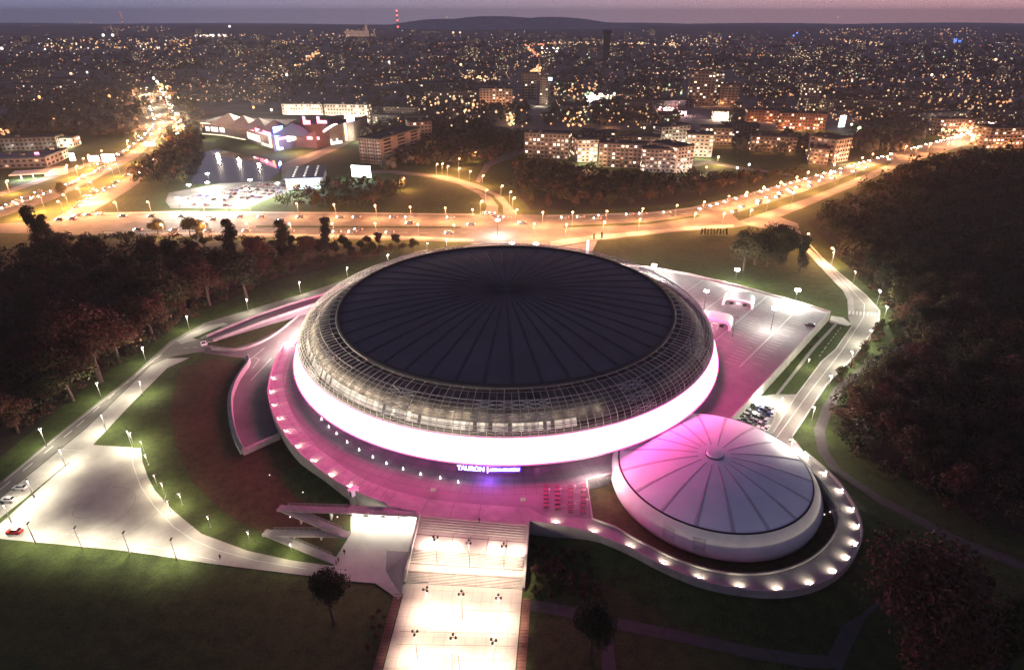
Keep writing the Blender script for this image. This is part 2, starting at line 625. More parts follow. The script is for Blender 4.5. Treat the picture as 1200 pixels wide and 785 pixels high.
# lake
sheet('lake', [(232, 179), (255, 175), (300, 184), (330, 190), (326, 203), (312, 213), (228, 216), (217, 208), (219, 195)], .05,
      mat('lake_water', (.012, .016, .022), .06, 0, 1, spec=.8))
sheet('car_park', [(198, 226), (258, 215), (330, 212), (348, 222), (318, 232), (302, 238), (287, 245), (240, 244), (200, 244), (194, 236)], .06, PARKM)
sheet('lane', [(330, 192), (395, 168), (430, 150), (436, 151), (402, 172), (350, 196), (345, 212), (330, 212)], .07, ASPH2)
sheet('lane', [(0, 225), (60, 205), (140, 178), (150, 172), (153, 174), (140, 182), (66, 208), (0, 230)], .07, ASPH2)
sheet('lane', [(600, 176), (650, 168), (652, 172), (606, 182), (575, 195), (562, 214), (557, 213), (568, 192)], .07, ASPH2)
sheet('lane', [(800, 196), (830, 188), (872, 196), (930, 204), (930, 206.5), (868, 199), (830, 192), (802, 199)], .07, ASPH2)
sheet('lane', [(1058, 176), (1000, 160), (960, 152), (962, 149), (1004, 157), (1064, 172)], .07, ASPH2)

# far hills
mb = MB()


def hill(cx, cy, rx, ry, h, n=36, k=7, sd=0):
    i = len(mb.v)
    for a in range(k + 1):
        t = a / k
        for b in range(n):
            th = 2 * math.pi * b / n
            rr = t * (1 + .08 * math.sin(3 * th + sd) + .05 * math.sin(7 * th + 2 * sd))
            z = h * (math.cos(math.pi * t / 2) ** 1.3) * (1 + .1 * math.sin(5 * th + sd) * t) - (2 if a == k else 0)
            mb.v.append((cx + rx * rr * math.cos(th), cy + ry * rr * math.sin(th), z))
    for a in range(k):
        for b in range(n):
            b2 = (b + 1) % n
            mb.f.append((i + a * n + b, i + (a + 1) * n + b, i + (a + 1) * n + b2, i + a * n + b2))
            mb.m.append(0)


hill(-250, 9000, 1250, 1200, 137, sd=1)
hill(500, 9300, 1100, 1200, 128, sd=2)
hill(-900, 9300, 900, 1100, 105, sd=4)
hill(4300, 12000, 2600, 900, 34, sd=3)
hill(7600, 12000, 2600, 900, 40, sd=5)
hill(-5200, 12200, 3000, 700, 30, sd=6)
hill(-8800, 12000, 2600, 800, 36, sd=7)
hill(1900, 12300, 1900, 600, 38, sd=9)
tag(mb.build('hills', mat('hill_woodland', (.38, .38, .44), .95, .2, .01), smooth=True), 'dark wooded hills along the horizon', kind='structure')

# ------------------------------------------------------------------ podium of the arena
AX, AY = -2.39, 236.15
ZD = 4.0


def Apt(r, deg):
    return (AX + r * math.cos(R(deg)), AY + r * math.sin(R(deg)))


def Dk(px, z=ZD):
    return [(P(x, y, z).x, P(x, y, z).y) for x, y in px]


FRONT = [(332, 405), (320, 430), (314, 455), (316, 474), (325, 497), (342, 523), (365, 545), (400, 570), (430, 584), (460, 594), (493, 602), (527, 606), (560, 609), (618, 613),
         (651, 617), (690, 626), (735, 644), (776, 665), (820, 683), (867, 693), (912, 696), (950, 690), (980, 676), (1000, 655), (1010, 632), (1008, 610), (999, 590), (985, 569), (965, 549), (943, 531)]
INNER = [(930, 538), (950, 553), (968, 572), (980, 594), (981, 616), (966, 640), (940, 659), (900, 671), (850, 671), (800, 658), (757, 638), (720, 617), (695, 608), (688, 563), (716, 556)]


def smooth(pts, n=3):
    """Catmull-Rom through 2-D points"""
    out = []
    for i in range(len(pts) - 1):
        p0 = Vector(pts[max(i - 1, 0)])
        p1, p2 = Vector(pts[i]), Vector(pts[i + 1])
        p3 = Vector(pts[min(i + 2, len(pts) - 1)])
        for k in range(n):
            t = k / n
            out.append(tuple(.5 * ((2 * p1) + (p2 - p0) * t + (2 * p0 - 5 * p1 + 4 * p2 - p3) * t * t + (3 * p1 - p0 - 3 * p2 + p3) * t ** 3)))
    out.append(tuple(pts[-1]))
    return out


front_w = smooth(Dk(FRONT[:10]), 3)[:-1] + Dk(FRONT[10:14]) + smooth(Dk(FRONT[14:]), 3)
inner_w = smooth(Dk(INNER[:12]), 3) + Dk(INNER[12:])
under = [Apt(80, a) for a in (-62, -54, -46, -40)]
park = Dk([(857, 493), (973, 367), (940, 357), (873, 338), (807, 322), (767, 315), (723, 310)])
back = [Apt(105, a) for a in range(60, 150, 9)] + [Apt(92, a) for a in range(150, 176, 6)] + [Apt(92.5, 176)]
outline = front_w + inner_w + under + park + back
pod = empty('arena_podium', (0, 0, 0), 0, 'broad raised terrace of grey paving round the big round arena, with a curling ramp', 'terrace')
mb = MB()
mb.prism(outline, -.3, ZD, 0, 1)
deck = mb.build('deck', [DECKM, CONC2], pod, tri=True)
# paler promenade along the rim
mb = MB()


def inset(pts, d):
    out = []
    n = len(pts)
    for k in range(n):
        a = Vector(pts[max(k - 1, 0)])
        b = Vector(pts[min(k + 1, n - 1)])
        t = (b - a).normalized()
        out.append(tuple(Vector(pts[k]) + Vector((-t.y, t.x)) * d))
    return out


k0 = len(smooth(Dk(FRONT[:10]), 3)) - 1
prom = front_w[:k0 + 4]
pin = inset(prom, 6.2)
for k in range(len(prom) - 1):
    mb.face([(*prom[k], ZD + .03), (*prom[k + 1], ZD + .03), (*pin[k + 1], ZD + .03), (*pin[k], ZD + .03)])
# first stretch towards the curling ramp
rest = front_w[k0 + 3:]
nin = inner_w[:-2][::-1]
# strip between the outer edge of the ramp and its inner edge
import bisect


def resample(pts, n):
    L = [0]
    for a, b in zip(pts[:-1], pts[1:]):
        L.append(L[-1] + (Vector(b) - Vector(a)).length)
    out = []
    for i in range(n):
        t = L[-1] * i / (n - 1)
        j = min(max(bisect.bisect(L, t) - 1, 0), len(pts) - 2)
        q = (t - L[j]) / max(L[j + 1] - L[j], 1e-6)
        out.append(tuple(Vector(pts[j]).lerp(Vector(pts[j + 1]), q)))
    return out


p0 = P(690, 600, ZD)
A_ = resample(rest, 60)
B_ = resample([pin[-1], tuple(P(640, 606.5, ZD).xy), tuple(P(672, 606, ZD).xy)] + nin, 60)
for k in range(59):
    mb.face([(*A_[k], ZD + .03), (*A_[k + 1], ZD + .03), (*B_[k + 1], ZD + .03), (*B_[k], ZD + .03)])
mb.build('promenade', DECKP, pod)
# paving joints of the terrace
mb = MB()
JN = mat('paving_joint', (.1, .095, .095), .9, .1, 1)
for k in range(len(prom) - 1):
    a_, b_ = Vector(prom[k]), Vector(pin[k])
    if k % 1 == 0:
        mb.ribbon([a_, b_], .13, ZD + .05)
for r_ in (81.5, 84.5, 87.5, 90.5, 93.5):
    pts_ = [Apt(r_, dg) for dg in range(175, 293, 2)]
    pts_ = [q_ for q_ in pts_ if inpoly(*q_, outline)]
    mb.ribbon(pts_, .12, ZD + .04)
for dg in range(176, 292, 2):
    mb.ribbon([Apt(80, dg), Apt(91 + (3 if dg > 215 else 0), dg)], .1, ZD + .045)
mb.build('paving_joints', JN, pod)
# parapet on the outer edge, kerbs inside
mb = MB()
gap0, gap1 = k0 - 0, k0 + 3
mb.wall(inset(front_w[:k0], .25), .5, ZD - .2, ZD + 1.0)
mb.wall(inset(front_w[k0 + 3:], .25), .5, ZD - .2, ZD + 1.0)
mb.wall(inset(inner_w, .2), .4, ZD - .2, ZD + .5)
mb.build('parapet', CONC2, pod)
mb = MB()
mb.wall(inset(park[:1] + park[1:], .25), .5, ZD - .2, ZD + 1.1)
mb.build('parapet', CONC2, pod)
# coping light line on the deck's north edge
mb = MB()
mb.ribbon(inset(park[1:], 1.4), 1.6, ZD + .04)
mb.build('kerb', CONC, pod)
# parking bay lines
mb = MB()
a, b, c_, d_ = P(868, 481, ZD), P(968, 370, ZD), P(880, 342, ZD), P(765, 322, ZD)
u = (b - a).normalized()
v_ = Vector((-u.y, u.x, 0))
for row in range(9):
    for k in range(0, 36):
        p = a + u * (4 + k * 3.0) + v_ * (6 + row * 8.5)
        if row % 2 == 0:
            q = p + v_ * 4.6
        else:
            q = p + v_ * 4.6
        if all(inpoly(z.x, z.y, outline) for z in (p, q)) and (p - Vector((AX, AY, ZD))).length > 92 and (p - Vector((61.8, 153.6, ZD))).length > 36 and rnd() > .12 and k > 9 - row * .6:
            mb.ribbon([p, q], .16, ZD + .03)
for row in range(1, 8):
    p = a + u * 30 + v_ * (4 + row * 8.5)
    q = a + u * 112 + v_ * (4 + row * 8.5)
    if row % 2:
        mb.ribbon([p, q], .25, ZD + .03)
mb.build('bay_lines', PAINT, pod)
# turf banked against the terrace walls
def bank(pts, name, ztop, wid):
    mb = MB()
    n = len(pts)
    off = [inset(pts, -.05), inset(pts, -1.2), inset(pts, -wid * .55), inset(pts, -wid)]
    zz_ = [ztop, ztop * .96, ztop * .42, .01]
    for k in range(n - 1):
        f0, f1 = min(1, k / 4, (n - 1 - k) / 3), min(1, (k + 1) / 4, (n - 2 - k) / 3)
        for j in range(3):
            mb.face([(*off[j][k], zz_[j] * f0 + .01), (*off[j + 1][k], zz_[j + 1] * f0 + .01), (*off[j + 1][k + 1], zz_[j + 1] * f1 + .01), (*off[j][k + 1], zz_[j] * f1 + .01)])
    tag(mb.build(name, GRASS, smooth=True), kind='structure')


bank(front_w[k0 + 4:-6], 'grass_bank', 2.5, 9)
bank(front_w[16:23], 'grass_bank', 2.0, 9)
# dark moat turf
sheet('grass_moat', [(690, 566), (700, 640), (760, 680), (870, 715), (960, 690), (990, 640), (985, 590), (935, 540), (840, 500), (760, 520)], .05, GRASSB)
# sloping end of the curling ramp
mb = MB()
e1, e2 = P(943, 531, ZD), P(930, 538, ZD)
g1, g2 = P(932, 516, .25), P(908, 524, .25)
mb.face([(*e2.xy, ZD), (*e1.xy, ZD), (*g1.xy, .25), (*g2.xy, .25)])
mb.face([(*e1.xy, ZD), (*e1.xy, -.2), (*g1.xy, .22), (*g1.xy, .25)])
mb.build('ramp_end', DECKP, pod)

# ------------------------------------------------------------------ the arena
arena = empty('arena', (AX, AY, 0), 0, 'huge round arena with dark seamed dome, steel lattice shoulder and glowing white band', 'arena')
ROOF = mat('dark_roof_membrane', (.125, .105, .118), .75, .14, .06, (.16, .135, .15), spec=.25)
SEAM = mat('roof_seam', (.088, .074, .084), .8, .1, .2)
ZR, RR = 25.1, 68.0
rise = 5.5


def roofz(r):
    return ZR - .5 + rise * (1 - (r / RR) ** 2)


mb = MB()
mb.lathe([(RR - 1.2, roofz(RR - 1.2)), (60, roofz(60)), (50, roofz(50)), (38, roofz(38)), (26, roofz(26)), (14, roofz(14)), (6, roofz(6)), (.05, roofz(0))], 144)
mb.build('roof', ROOF, arena, smooth=True)
mb = MB()
NS = 44
for k in range(NS):
    t = 2 * math.pi * (k + .3) / NS
    co, si = math.cos(t), math.sin(t)
    for r0, r1 in ((2, 20), (20, 36), (36, 52), (52, RR - 1.4)):
        for wv in (.62 if r0 > 30 else .42 if r0 > 15 else .2,):
            z0, z1 = roofz(r0), roofz(r1)
            n = Vector((-si, co, 0)) * wv
            a = Vector((co * r0, si * r0, z0))
            b = Vector((co * r1, si * r1, z1))
            h = Vector((0, 0, .35))
            mb.face([a + n - h, b + n - h, b + n * .6 + h, a + n * .6 + h])
            mb.face([a - n - h, a - n * .6 + h, b - n * .6 + h, b - n - h])
            mb.face([a + n * .6 + h, b + n * .6 + h, b - n * .6 + h, a - n * .6 + h])
mb.build('roof_seams', SEAM, arena)
mb = MB()
mb.lathe([(RR - 1.4, ZR - .6), (RR - 1.3, ZR + .55), (RR - .3, ZR + .6), (RR + .1, ZR - .1), (RR + .1, ZR - 1.2)], 180)
mb.build('roof_rim', mat('rim_steel', (.05, .045, .045), .6, .1, .3), arena, smooth=True)
# inner drum beneath the lattice
prof_l = []          # lattice profile from the band's top to the roof rim
ZB0, RB0, ZB1, RB1 = 9.0, 86.0, 17.0, 83.1
NL = 13
for k in range(NL):
    a = (k / (NL - 1)) * math.pi / 2
    prof_l.append((RR + .3 + (RB1 - RR - .3) * math.cos(a) ** .92, ZB1 + (ZR - .2 - ZB1) * math.sin(a) ** .98))
mb = MB()
mb.lathe([(r - 4.2 * math.sin(min(1, (j + .6) / 3) * 1.57), z - 1.8 * (j / (NL - 1)) - .15) for j, (r, z) in enumerate(prof_l)][1:-1], 144)
DRUM = mat('gallery_wall', (.12, .105, .095), .8, .38, .2)
mb.build('gallery_wall', DRUM, arena, smooth=True)
mb = MB()
mb.lathe([(RB1 - .15, ZB1 - .1), (77, ZB1 - .2)], 144)
mb.build('gallery_floor', DRUM, arena)
# steel lattice
LAT = mat('lattice_steel', (.62, .6, .57), .5, .06, .4, metal=.1)
mb = MB()
NM = 200


def lp(j, k):
    r, z = prof_l[j]
    t = 2 * math.pi * k / NM
    return Vector((r * math.cos(t), r * math.sin(t), z))


for k in range(NM):
    for j in range(NL - 1):
        if j > 10 and k % 2:
            continue
        mb.tube(lp(j, k), lp(j + 1, k), .085 if k % 2 else .13, n=3, cap=False)
for j in range(NL):
    if j in (10,):
        continue
    for k in range(0, NM, 2):
        mb.tube(lp(j, k), lp(j, k + 2), .125 if j % 3 == 0 else .085, n=3, cap=False)
for k0_, k1_ in ((104, 108), (118, 122), (134, 138), (146, 152), (152, 156), (166, 170), (182, 186)):
    for j in (1, 2, 4, 5, 7, 8):
        mb.tube(lp(j, k0_), lp(j + 1, (k0_ + k1_) // 2), .12, n=3, cap=False)
        mb.tube(lp(j + 1, k0_), lp(j, (k0_ + k1_) // 2), .12, n=3, cap=False)
        mb.tube(lp(j, (k0_ + k1_) // 2), lp(j + 1, k1_), .12, n=3, cap=False)
        mb.tube(lp(j + 1, (k0_ + k1_) // 2), lp(j, k1_), .12, n=3, cap=False)
mb.build('lattice', LAT, arena)
# lit gallery behind the lattice: panes of uneven brightness
mb = MB()
rg = random.Random(5)
NG = 420
for k in range(204, 334):
    t0, t1 = 2 * math.pi * k / NG, 2 * math.pi * (k + 1) / NG
    m = rg.choice((0, 1, 1, 1, 2, 2, 3))
    z0, z1, ra, rb = 16.9, 19.2 + (.5 if k < 290 else 0), 80.2, 79.0
    mb.face([(ra * math.cos(t0), ra * math.sin(t0), z0), (ra * math.cos(t1), ra * math.sin(t1), z0), (rb * math.cos(t1), rb * math.sin(t1), z1), (rb * math.cos(t0), rb * math.sin(t0), z1)], m)
mb.build('gallery_glazing', [emat('gallery_bright', (1, .86, .66), .85), emat('gallery_mid', (1, .82, .62), .45), emat('gallery_dim', (1, .78, .56), .2), emat('gallery_dark', (1, .7, .5), .05, base=(.1, .1, .1))], arena)
# glowing band with its seams and ledges
BAND = bpy.data.materials.new('led_band')
BAND.use_nodes = True
nt = BAND.node_tree
b = nt.nodes['Principled BSDF']
b.inputs['Base Color'].default_value = (.5, .5, .5, 1)
BANDCOL = (1, .072, .34)
BANDSTR = 19.0
g = nt.nodes.new('ShaderNodeNewGeometry')
nz = nt.nodes.new('ShaderNodeTexNoise')
nz.inputs['Scale'].default_value = .05
nt.links.new(g.outputs['Position'], nz.inputs['Vector'])
mrn = nt.nodes.new('ShaderNodeMapRange')
mrn.inputs[1].default_value = .3
mrn.inputs[2].default_value = .7
mrn.inputs[3].default_value = BANDSTR * .95
mrn.inputs[4].default_value = BANDSTR * 1.15
nt.links.new(nz.outputs['Fac'], mrn.inputs[0])
nt.links.new(mrn.outputs[0], b.inputs['Emission Strength'])
b.inputs['Emission Color'].default_value = (*BANDCOL, 1)
mb = MB()
mb.lathe([(RB0, ZB0), ((RB0 + RB1) / 2 + .3, 13), (RB1, ZB1)], 160)
mb.build('light_band', BAND, arena, smooth=True)
mb = MB()
for r, z in ((RB0 + .05, ZB0 - .25), (RB1 + .1, ZB1 + .05)):
    mb.lathe([(r - .5, z - .15), (r + .25, z - .15), (r + .25, z + .2), (r - .5, z + .2)], 160)
mb.build('band_ledge', mat('ledge_metal', (.5, .4, .42), .5, .05, 1), arena)
mb = MB()
mb.lathe([(79, 7.9), (85.9, 8.55)], 160)
mb.build('soffit', CONC2, arena)
mb = MB()
mb.lathe([(79, ZD), (79, 7.9)], 160)
mb.build('ground_floor_wall', mat('dark_facade', (.07, .06, .07), .4, .1, .4), arena)
mb = MB()
rg = random.Random(8)
for k in range(160, 236, 1):
    t0, t1 = 2 * math.pi * k / 260, 2 * math.pi * (k + 1) / 260
    r = 79.08
    mb.face([(r * math.cos(t0), r * math.sin(t0), ZD + .2), (r * math.cos(t1), r * math.sin(t1), ZD + .2), (r * math.cos(t1), r * math.sin(t1), 7.2), (r * math.cos(t0), r * math.sin(t0), 7.2)], rg.choice((0, 0, 0, 1)))
mb.build('entrance_glazing', [GLASSD, emat('entrance_glow', (.5, .16, .8), .35)], arena)
# the name over the doors, bent along the ledge
SGN = emat('sign_letters', (.86, .84, 1), 6)
PUR = emat('sign_backing', (.13, .03, .75), 1.1, base=(.05, .02, .2))


sign = MB()
a0s, a1s = R(-99.5), R(-86.6)
RS = 86.25
n = 24
for k in range(n):
    t0, t1 = a0s + (a1s - a0s) * k / n, a0s + (a1s - a0s) * (k + 1) / n
    q = []
    for t, zz in ((t0, 6.4), (t1, 6.4), (t1, 8.75), (t0, 8.75)):
        q.append((RS * math.cos(t), RS * math.sin(t), zz))
    sign.face(q)
sgo = sign.build('sign_board', PUR, arena)


def sign_text(txt, ang, size, z, sx=1.0):
    cu = bpy.data.curves.new('sign_text', 'FONT')
    cu.body = txt
    cu.size = size
    cu.align_x = 'CENTER'
    cu.extrude = .06
    cu.offset = .03
    t = bpy.data.objects.new('sign_text', cu)
    COL.objects.link(t)
    bpy.context.view_layer.update()
    me = bpy.data.meshes.new_from_object(t.evaluated_get(bpy.context.evaluated_depsgraph_get()))
    bpy.data.objects.remove(t)
    o = bpy.data.objects.new('sign_text', me)
    COL.objects.link(o)
    me.materials.clear()
    me.materials.append(SGN)
    rr = RS + .35
    o.location = (rr * math.cos(R(ang)), rr * math.sin(R(ang)), z)
    o.rotation_euler = (R(75), 0, R(ang + 90))
    o.scale = (sx, 1, 1)
    o.parent = arena
    return o


sign_text('TAURON', -96.7, 2.0, 6.9, 1.0)
sign_text('|', -93.3, 2.1, 6.95)
sign_text('ARENA KRAKÓW', -89.9, 1.15, 7.15, 1.0)
# lamps of the gallery (they light the lattice from behind on the town side)
for k in range(44):
    dg = 146 + 3.4 * k
    pw = 3000 if dg < 235 else 1900 if dg < 262 else 700
    light('gallery_lamp', 'POINT', (78.6 * math.cos(R(dg)), 78.6 * math.sin(R(dg)), 20.9), pw * .34, (1, .84, .62), 1.3, arena)
for k in range(74):  # invented lights outside the lattice, added to brighten its bars
    dg = 120 + 3.4 * k
    pw = 330 if dg < 235 else 230 if dg < 262 else 150
    light('lattice_fill_light', 'POINT', (85.3 * math.cos(R(dg)), 85.3 * math.sin(R(dg)), 18.4), pw, (1, .88, .74) if dg < 268 else (1, .4, .6), .3, arena)
for k in range(26):  # pinkish lights added under the soffit to fill the dark inner deck
    dg = 175 + 6.4 * k
    light('deck_fill_light', 'POINT', (82.5 * math.cos(R(dg)), 82.5 * math.sin(R(dg)), 7.3), 300, (.9, .16, .62), .4, arena)
light('sign_glow', 'POINT', (87.6 * math.cos(R(-93)), 87.6 * math.sin(R(-93)), 6.6), 2300, (.35, .1, 1), 2, arena)
for px_, py_, pw, hh in ((352, 377, 15000, 6), (340, 389, 12000, 6), (362, 366, 12000, 6), (704, 553, 3500, 7), (690, 556, 1800, 7), (333, 398, 6000, 6), (318, 405, 4000, 6)):
    q_ = P(px_, py_, hh)
    light('eave_lamp', 'POINT', (q_.x - AX, q_.y - AY, hh), pw, (1, .78, .74), .6, arena)

# ------------------------------------------------------------------ small dome
SX_, SY_ = 61.8, 153.6
hall = empty('small_dome_hall', (SX_, SY_, 0), 0, 'smaller white dome hall with radial ribs and round cap, tucked against the big arena', 'arena')
MEM = mat('white_membrane', (.7, .71, .82), .75, .05, .12, (.8, .81, .9))
RIB = mat('membrane_rib', (.47, .45, .53), .8, .08, .4)
zr, rr_ = 6.0, 28.6
mb = MB()
mb.lathe([(28.4, -.2), (30.3, .8), (31.0, 2.2), (30.8, 3.6), (30.0, 5.0), (28.9, 5.95)], 120, ky=1.0)
for i_, (x_, y_, z_) in enumerate(mb.v):
    f_ = max(0, (5.95 - z_) / 5.2)
    mb.v[i_] = (x_ * (1 + .012 * f_), y_ * (1 + .03 * f_) - 2.3 * f_, z_)
mb.build('wall', mat('white_wall_panels', (.72, .71, .68), .6, .05, .3), hall, smooth=True)


def hz(r):
    return 6.05 + 4.2 * (1 - (r / rr_) ** 2)


mb = MB()
RL = [28.5, 27, 25, 22.5, 20, 17, 14, 11, 8, 5, 1.8]
mb.lathe([(r, hz(r)) for r in RL], 144)
mb.build('roof', MEM, hall, smooth=True)
mb = MB()
mb.lathe([(28.6, 5.9), (28.75, 6.12), (28.45, 6.2), (28.2, 6.05)], 128)
mb.build('roof_gutter', DARKM, hall)
mb = MB()
for k in range(18):
    t = 2 * math.pi * (k + .25) / 18
    co, si = math.cos(t), math.sin(t)
    for r1, r0 in zip([28.3] + RL[1:-2], RL[1:-1]):
        w0, w1 = .08 + .019 * r0, .08 + .019 * r1
        n = Vector((-si, co, 0))
        a = Vector((co * r0, si * r0, hz(r0) + .02))
        b = Vector((co * r1, si * r1, hz(r1) + .02))
        h = Vector((0, 0, .05))
        mb.face([a + n * w0, b + n * w1, b + n * w1 * .4 + h, a + n * w0 * .4 + h])
        mb.face([a + n * w0 * .4 + h, b + n * w1 * .4 + h, b - n * w1 * .4 + h, a - n * w0 * .4 + h])
        mb.face([a - n * w0 * .4 + h, b - n * w1 * .4 + h, b - n * w1, a - n * w0])
mb.build('roof_ribs', RIB, hall)
mb = MB()
mb.lathe([(2.5, hz(2.5) - .1), (2.5, hz(2) + .55), (2.3, hz(2) + .75), (.02, hz(0) + .85)], 40)
mb.build('roof_cap', MEM, hall)
mb = MB()
mb.lathe([(2.75, hz(2.7) - .05), (2.75, hz(2.5) + .25), (2.52, hz(2.5) + .25)], 40)
mb.build('cap_collar', DARKM, hall)
for dg in (-128, -112.5):
    mb = MB()
    t = R(dg)
    for z0, z1, r0, r1 in ((2.3, 4.6, 31.05, 30.35),):
        q = []
        for t_, r_, z_ in ((t - .055, r0, z0), (t + .055, r0, z0), (t + .055, r1, z1), (t - .055, r1, z1)):
            f_ = max(0, (5.95 - z_) / 5.2)
            q.append((r_ * math.cos(t_) * (1 + .012 * f_) * 1.004, r_ * math.sin(t_) * (1 + .03 * f_) * 1.004 - 2.3 * f_, z_))
        mb.face(q)
        q2 = [(p[0] * .985, p[1] * .985, p[2]) for p in q]
        for k in range(4):
            mb.face([q[k], q2[k], q2[(k + 1) % 4], q[(k + 1) % 4]])
    mb.build('louvre_panel', mat('louvre_metal', (.5, .49, .46), .6, .1, 1), hall)

# ------------------------------------------------------------------ grand stair and front plaza
PLM = mat('pale_stone_paving', (.33, .3, .275), .75, .07, .3)
STEPM = mat('stair_stone', (.33, .3, .28), .85, .08, .6)
LTx = P(493, 602, ZD)
RTx = P(618, 613, ZD)
LBx = P(449, 785, 0)
RBx = P(604, 785, 0)
# centre-line pixels of the breaks: (pixel row on x=550, height)
brk = [(607.5, 4.0), (610, 4.0), (628, 3.0), (648, 2.8), (662, 1.55), (674, 1.45), (688, .12), (800, .1), (870, .1)]
cT = (LTx + RTx) / 2
cB = (LBx + RBx) / 2
ax = (cB - cT)
ax.z = 0
LEN = ax.length
axd = ax.normalized()


def along(row, z):
    p = P(550, row, z)
    d = p - cT
    d.z = 0
    return d.dot(axd)


S_ = [(along(r, z), z) for r, z in brk]


def edge(t):
    f = t / LEN
    l = LTx.lerp(LBx, f)
    r = RTx.lerp(RBx, f)
    return Vector((l.x, l.y)), Vector((r.x, r.y))


stair = empty('grand_stair', (0, 0, 0), 0, 'wide pale stair with three flights and landings running down to the front plaza', 'stair')
mbl, mbs = MB(), MB()
for (t0, z0), (t1, z1) in zip(S_[:-1], S_[1:]):
    if z0 - z1 > .5:
        ns = max(int(round((z0 - z1) / .165)), 2)
        for k in range(ns):
            ta, tb = t0 + (t1 - t0) * k / ns, t0 + (t1 - t0) * (k + 1) / ns
            za, zb = z0 + (z1 - z0) * k / ns, z0 + (z1 - z0) * (k + 1) / ns
            (la, ra), (lb, rb) = edge(ta), edge(tb)
            mbs.face([(*la, za), (*ra, za), (*ra, zb), (*la, zb)])
            mbs.face([(*la, zb), (*ra, zb), (*rb, zb), (*lb, zb)])
    else:
        if z1 < .2 and z0 < .2:
            continue
        (la, ra), (lb, rb) = edge(t0), edge(t1)
        mbl.face([(*la, z0), (*ra, z0), (*rb, z1), (*lb, z1)])
mbs.build('flight', STEPM, stair)
mbl.build('landing', PLM, stair)
# seams and tactile strips on the landings, handrails on the flights
mb = MB()
for (t0, z0), (t1, z1) in zip(S_[:-1], S_[1:]):
    if z0 - z1 > .5:
        for fx in (0.02, .2, .4, .6, .8, .98):
            mb = MB()
            (la, ra), (lb, rb) = edge(t0), edge(t1)
            a = la.lerp(ra, fx)
            b = lb.lerp(rb, fx)
            mb.tube((*a, z0 + .95), (*b, z1 + .95), .05, n=4)
            for q in (0, .5, 1):
                p = a.lerp(b, q)
                z = z0 + (z1 - z0) * q
                mb.tube((*p, z), (*p, z + .95), .045, n=4)
            mb.build('handrail', METAL, stair)
mb = MB()
for t, zz in ((S_[2][0] + .6, 3.0), (S_[3][0] - .6, 2.78), (S_[4][0] + .4, 1.56), (S_[5][0] - .4, 1.47)):
    (la, ra) = edge(t)
    (lb, rb) = edge(t + .35)
    mb.face([(*la, zz + .02), (*ra, zz + .02), (*rb, zz + .02), (*lb, zz + .02)])
for fx in (.165, .34, .5, .66, .83):
    for (ta, za), (tb, zb) in ((S_[2], S_[3]),):
        la, ra = edge(ta)
        lb, rb = edge(tb)
        a, b = la.lerp(ra, fx), lb.lerp(rb, fx)
        mb.ribbon([(*a,), (*b,)], .2, max(za, zb) + .03)
mb.build('tactile_strip', mat('dark_strip', (.14, .12, .11), .9, .1, 1), stair)
# cheek walls
mb = MB()
for side in (0, 1):
    pts, zt = [], []
    for t, z in S_:
        if t > S_[6][0] + 3:
            break
        pts.append(edge(t)[side] + (Vector((-.3, 0)) if side == 0 else Vector((.3, 0))))
        zt.append(z + .95)
    mb = MB()
    mb.wall(pts, .6, -.1, zt)
    mb.build('cheek_wall', CONC2, stair)
for x_, y_, z_ in ((503, 634, 4.3), (606, 642, 4.3), (530, 637, 4.3), (578, 640, 4.3)):  # unseen lights added to brighten the upper flight and landing
    q_ = P(x_, y_, z_)
    light('stair_fill_light', 'POINT', q_, 2900, (1, .76, .6), .3, stair)
# plaza floor
(la, ra), (lb, rb) = edge(S_[6][0]), edge(S_[8][0])
mb = MB()
mb.face([(*la, .12), (*ra, .12), (*rb, .1), (*lb, .1)])
tag(mb.build('front_plaza', PLM), kind='structure')
# inlaid slabs: drains and joints
mb = MB()
for row in (742, 757, 775, 715):
    t = along(row, .1)
    la, ra = edge(t)
    d = (ra - la)
    f0, f1 = (.05, .98) if row in (742, 757) else (.55, .95)
    mb.ribbon([(*(la + d * f0),), (*(la + d * f1),)], .22, .15)
for k in range(15):
    t = S_[6][0] + 1.5 + 2.6 * k
    la_, ra_ = edge(t)
    mb.ribbon([la_, ra_], .06, .135)
for fx in [q_ / 12 for q_ in range(1, 12)]:
    a = edge(S_[6][0] + 1)[0].lerp(edge(S_[6][0] + 1)[1], fx)
    b = edge(S_[8][0])[0].lerp(edge(S_[8][0])[1], fx)
    mb.ribbon([(*a,), (*b,)], .08, .14)
tag(mb.build('plaza_drains', mat('drain_metal', (.2, .17, .15), .8, .1, 1)), kind='structure')
# brick edging strips either side
for side, off in ((0, -1.3), (1, 1.3)):
    mb = MB()
    pts = [edge(t)[side] + Vector((off, 0)) for t in (S_[6][0] + 2.6, S_[7][0], S_[8][0])]
    mb.ribbon(pts, 2.0, .1)
    for k in range(26):
        t = S_[6][0] + 3 + k * .9
        p = edge(t)[side] + Vector((off, 0))
        mb.box((p.x, p.y, .16), (1.9, .25, .1))
    tag(mb.build('brick_path', BRICK), kind='structure')

# ------------------------------------------------------------------ plaza masts: three heads on a slim pole
MASTC = mat('pale_mast', (.3, .28, .26), .5, .03, 1)


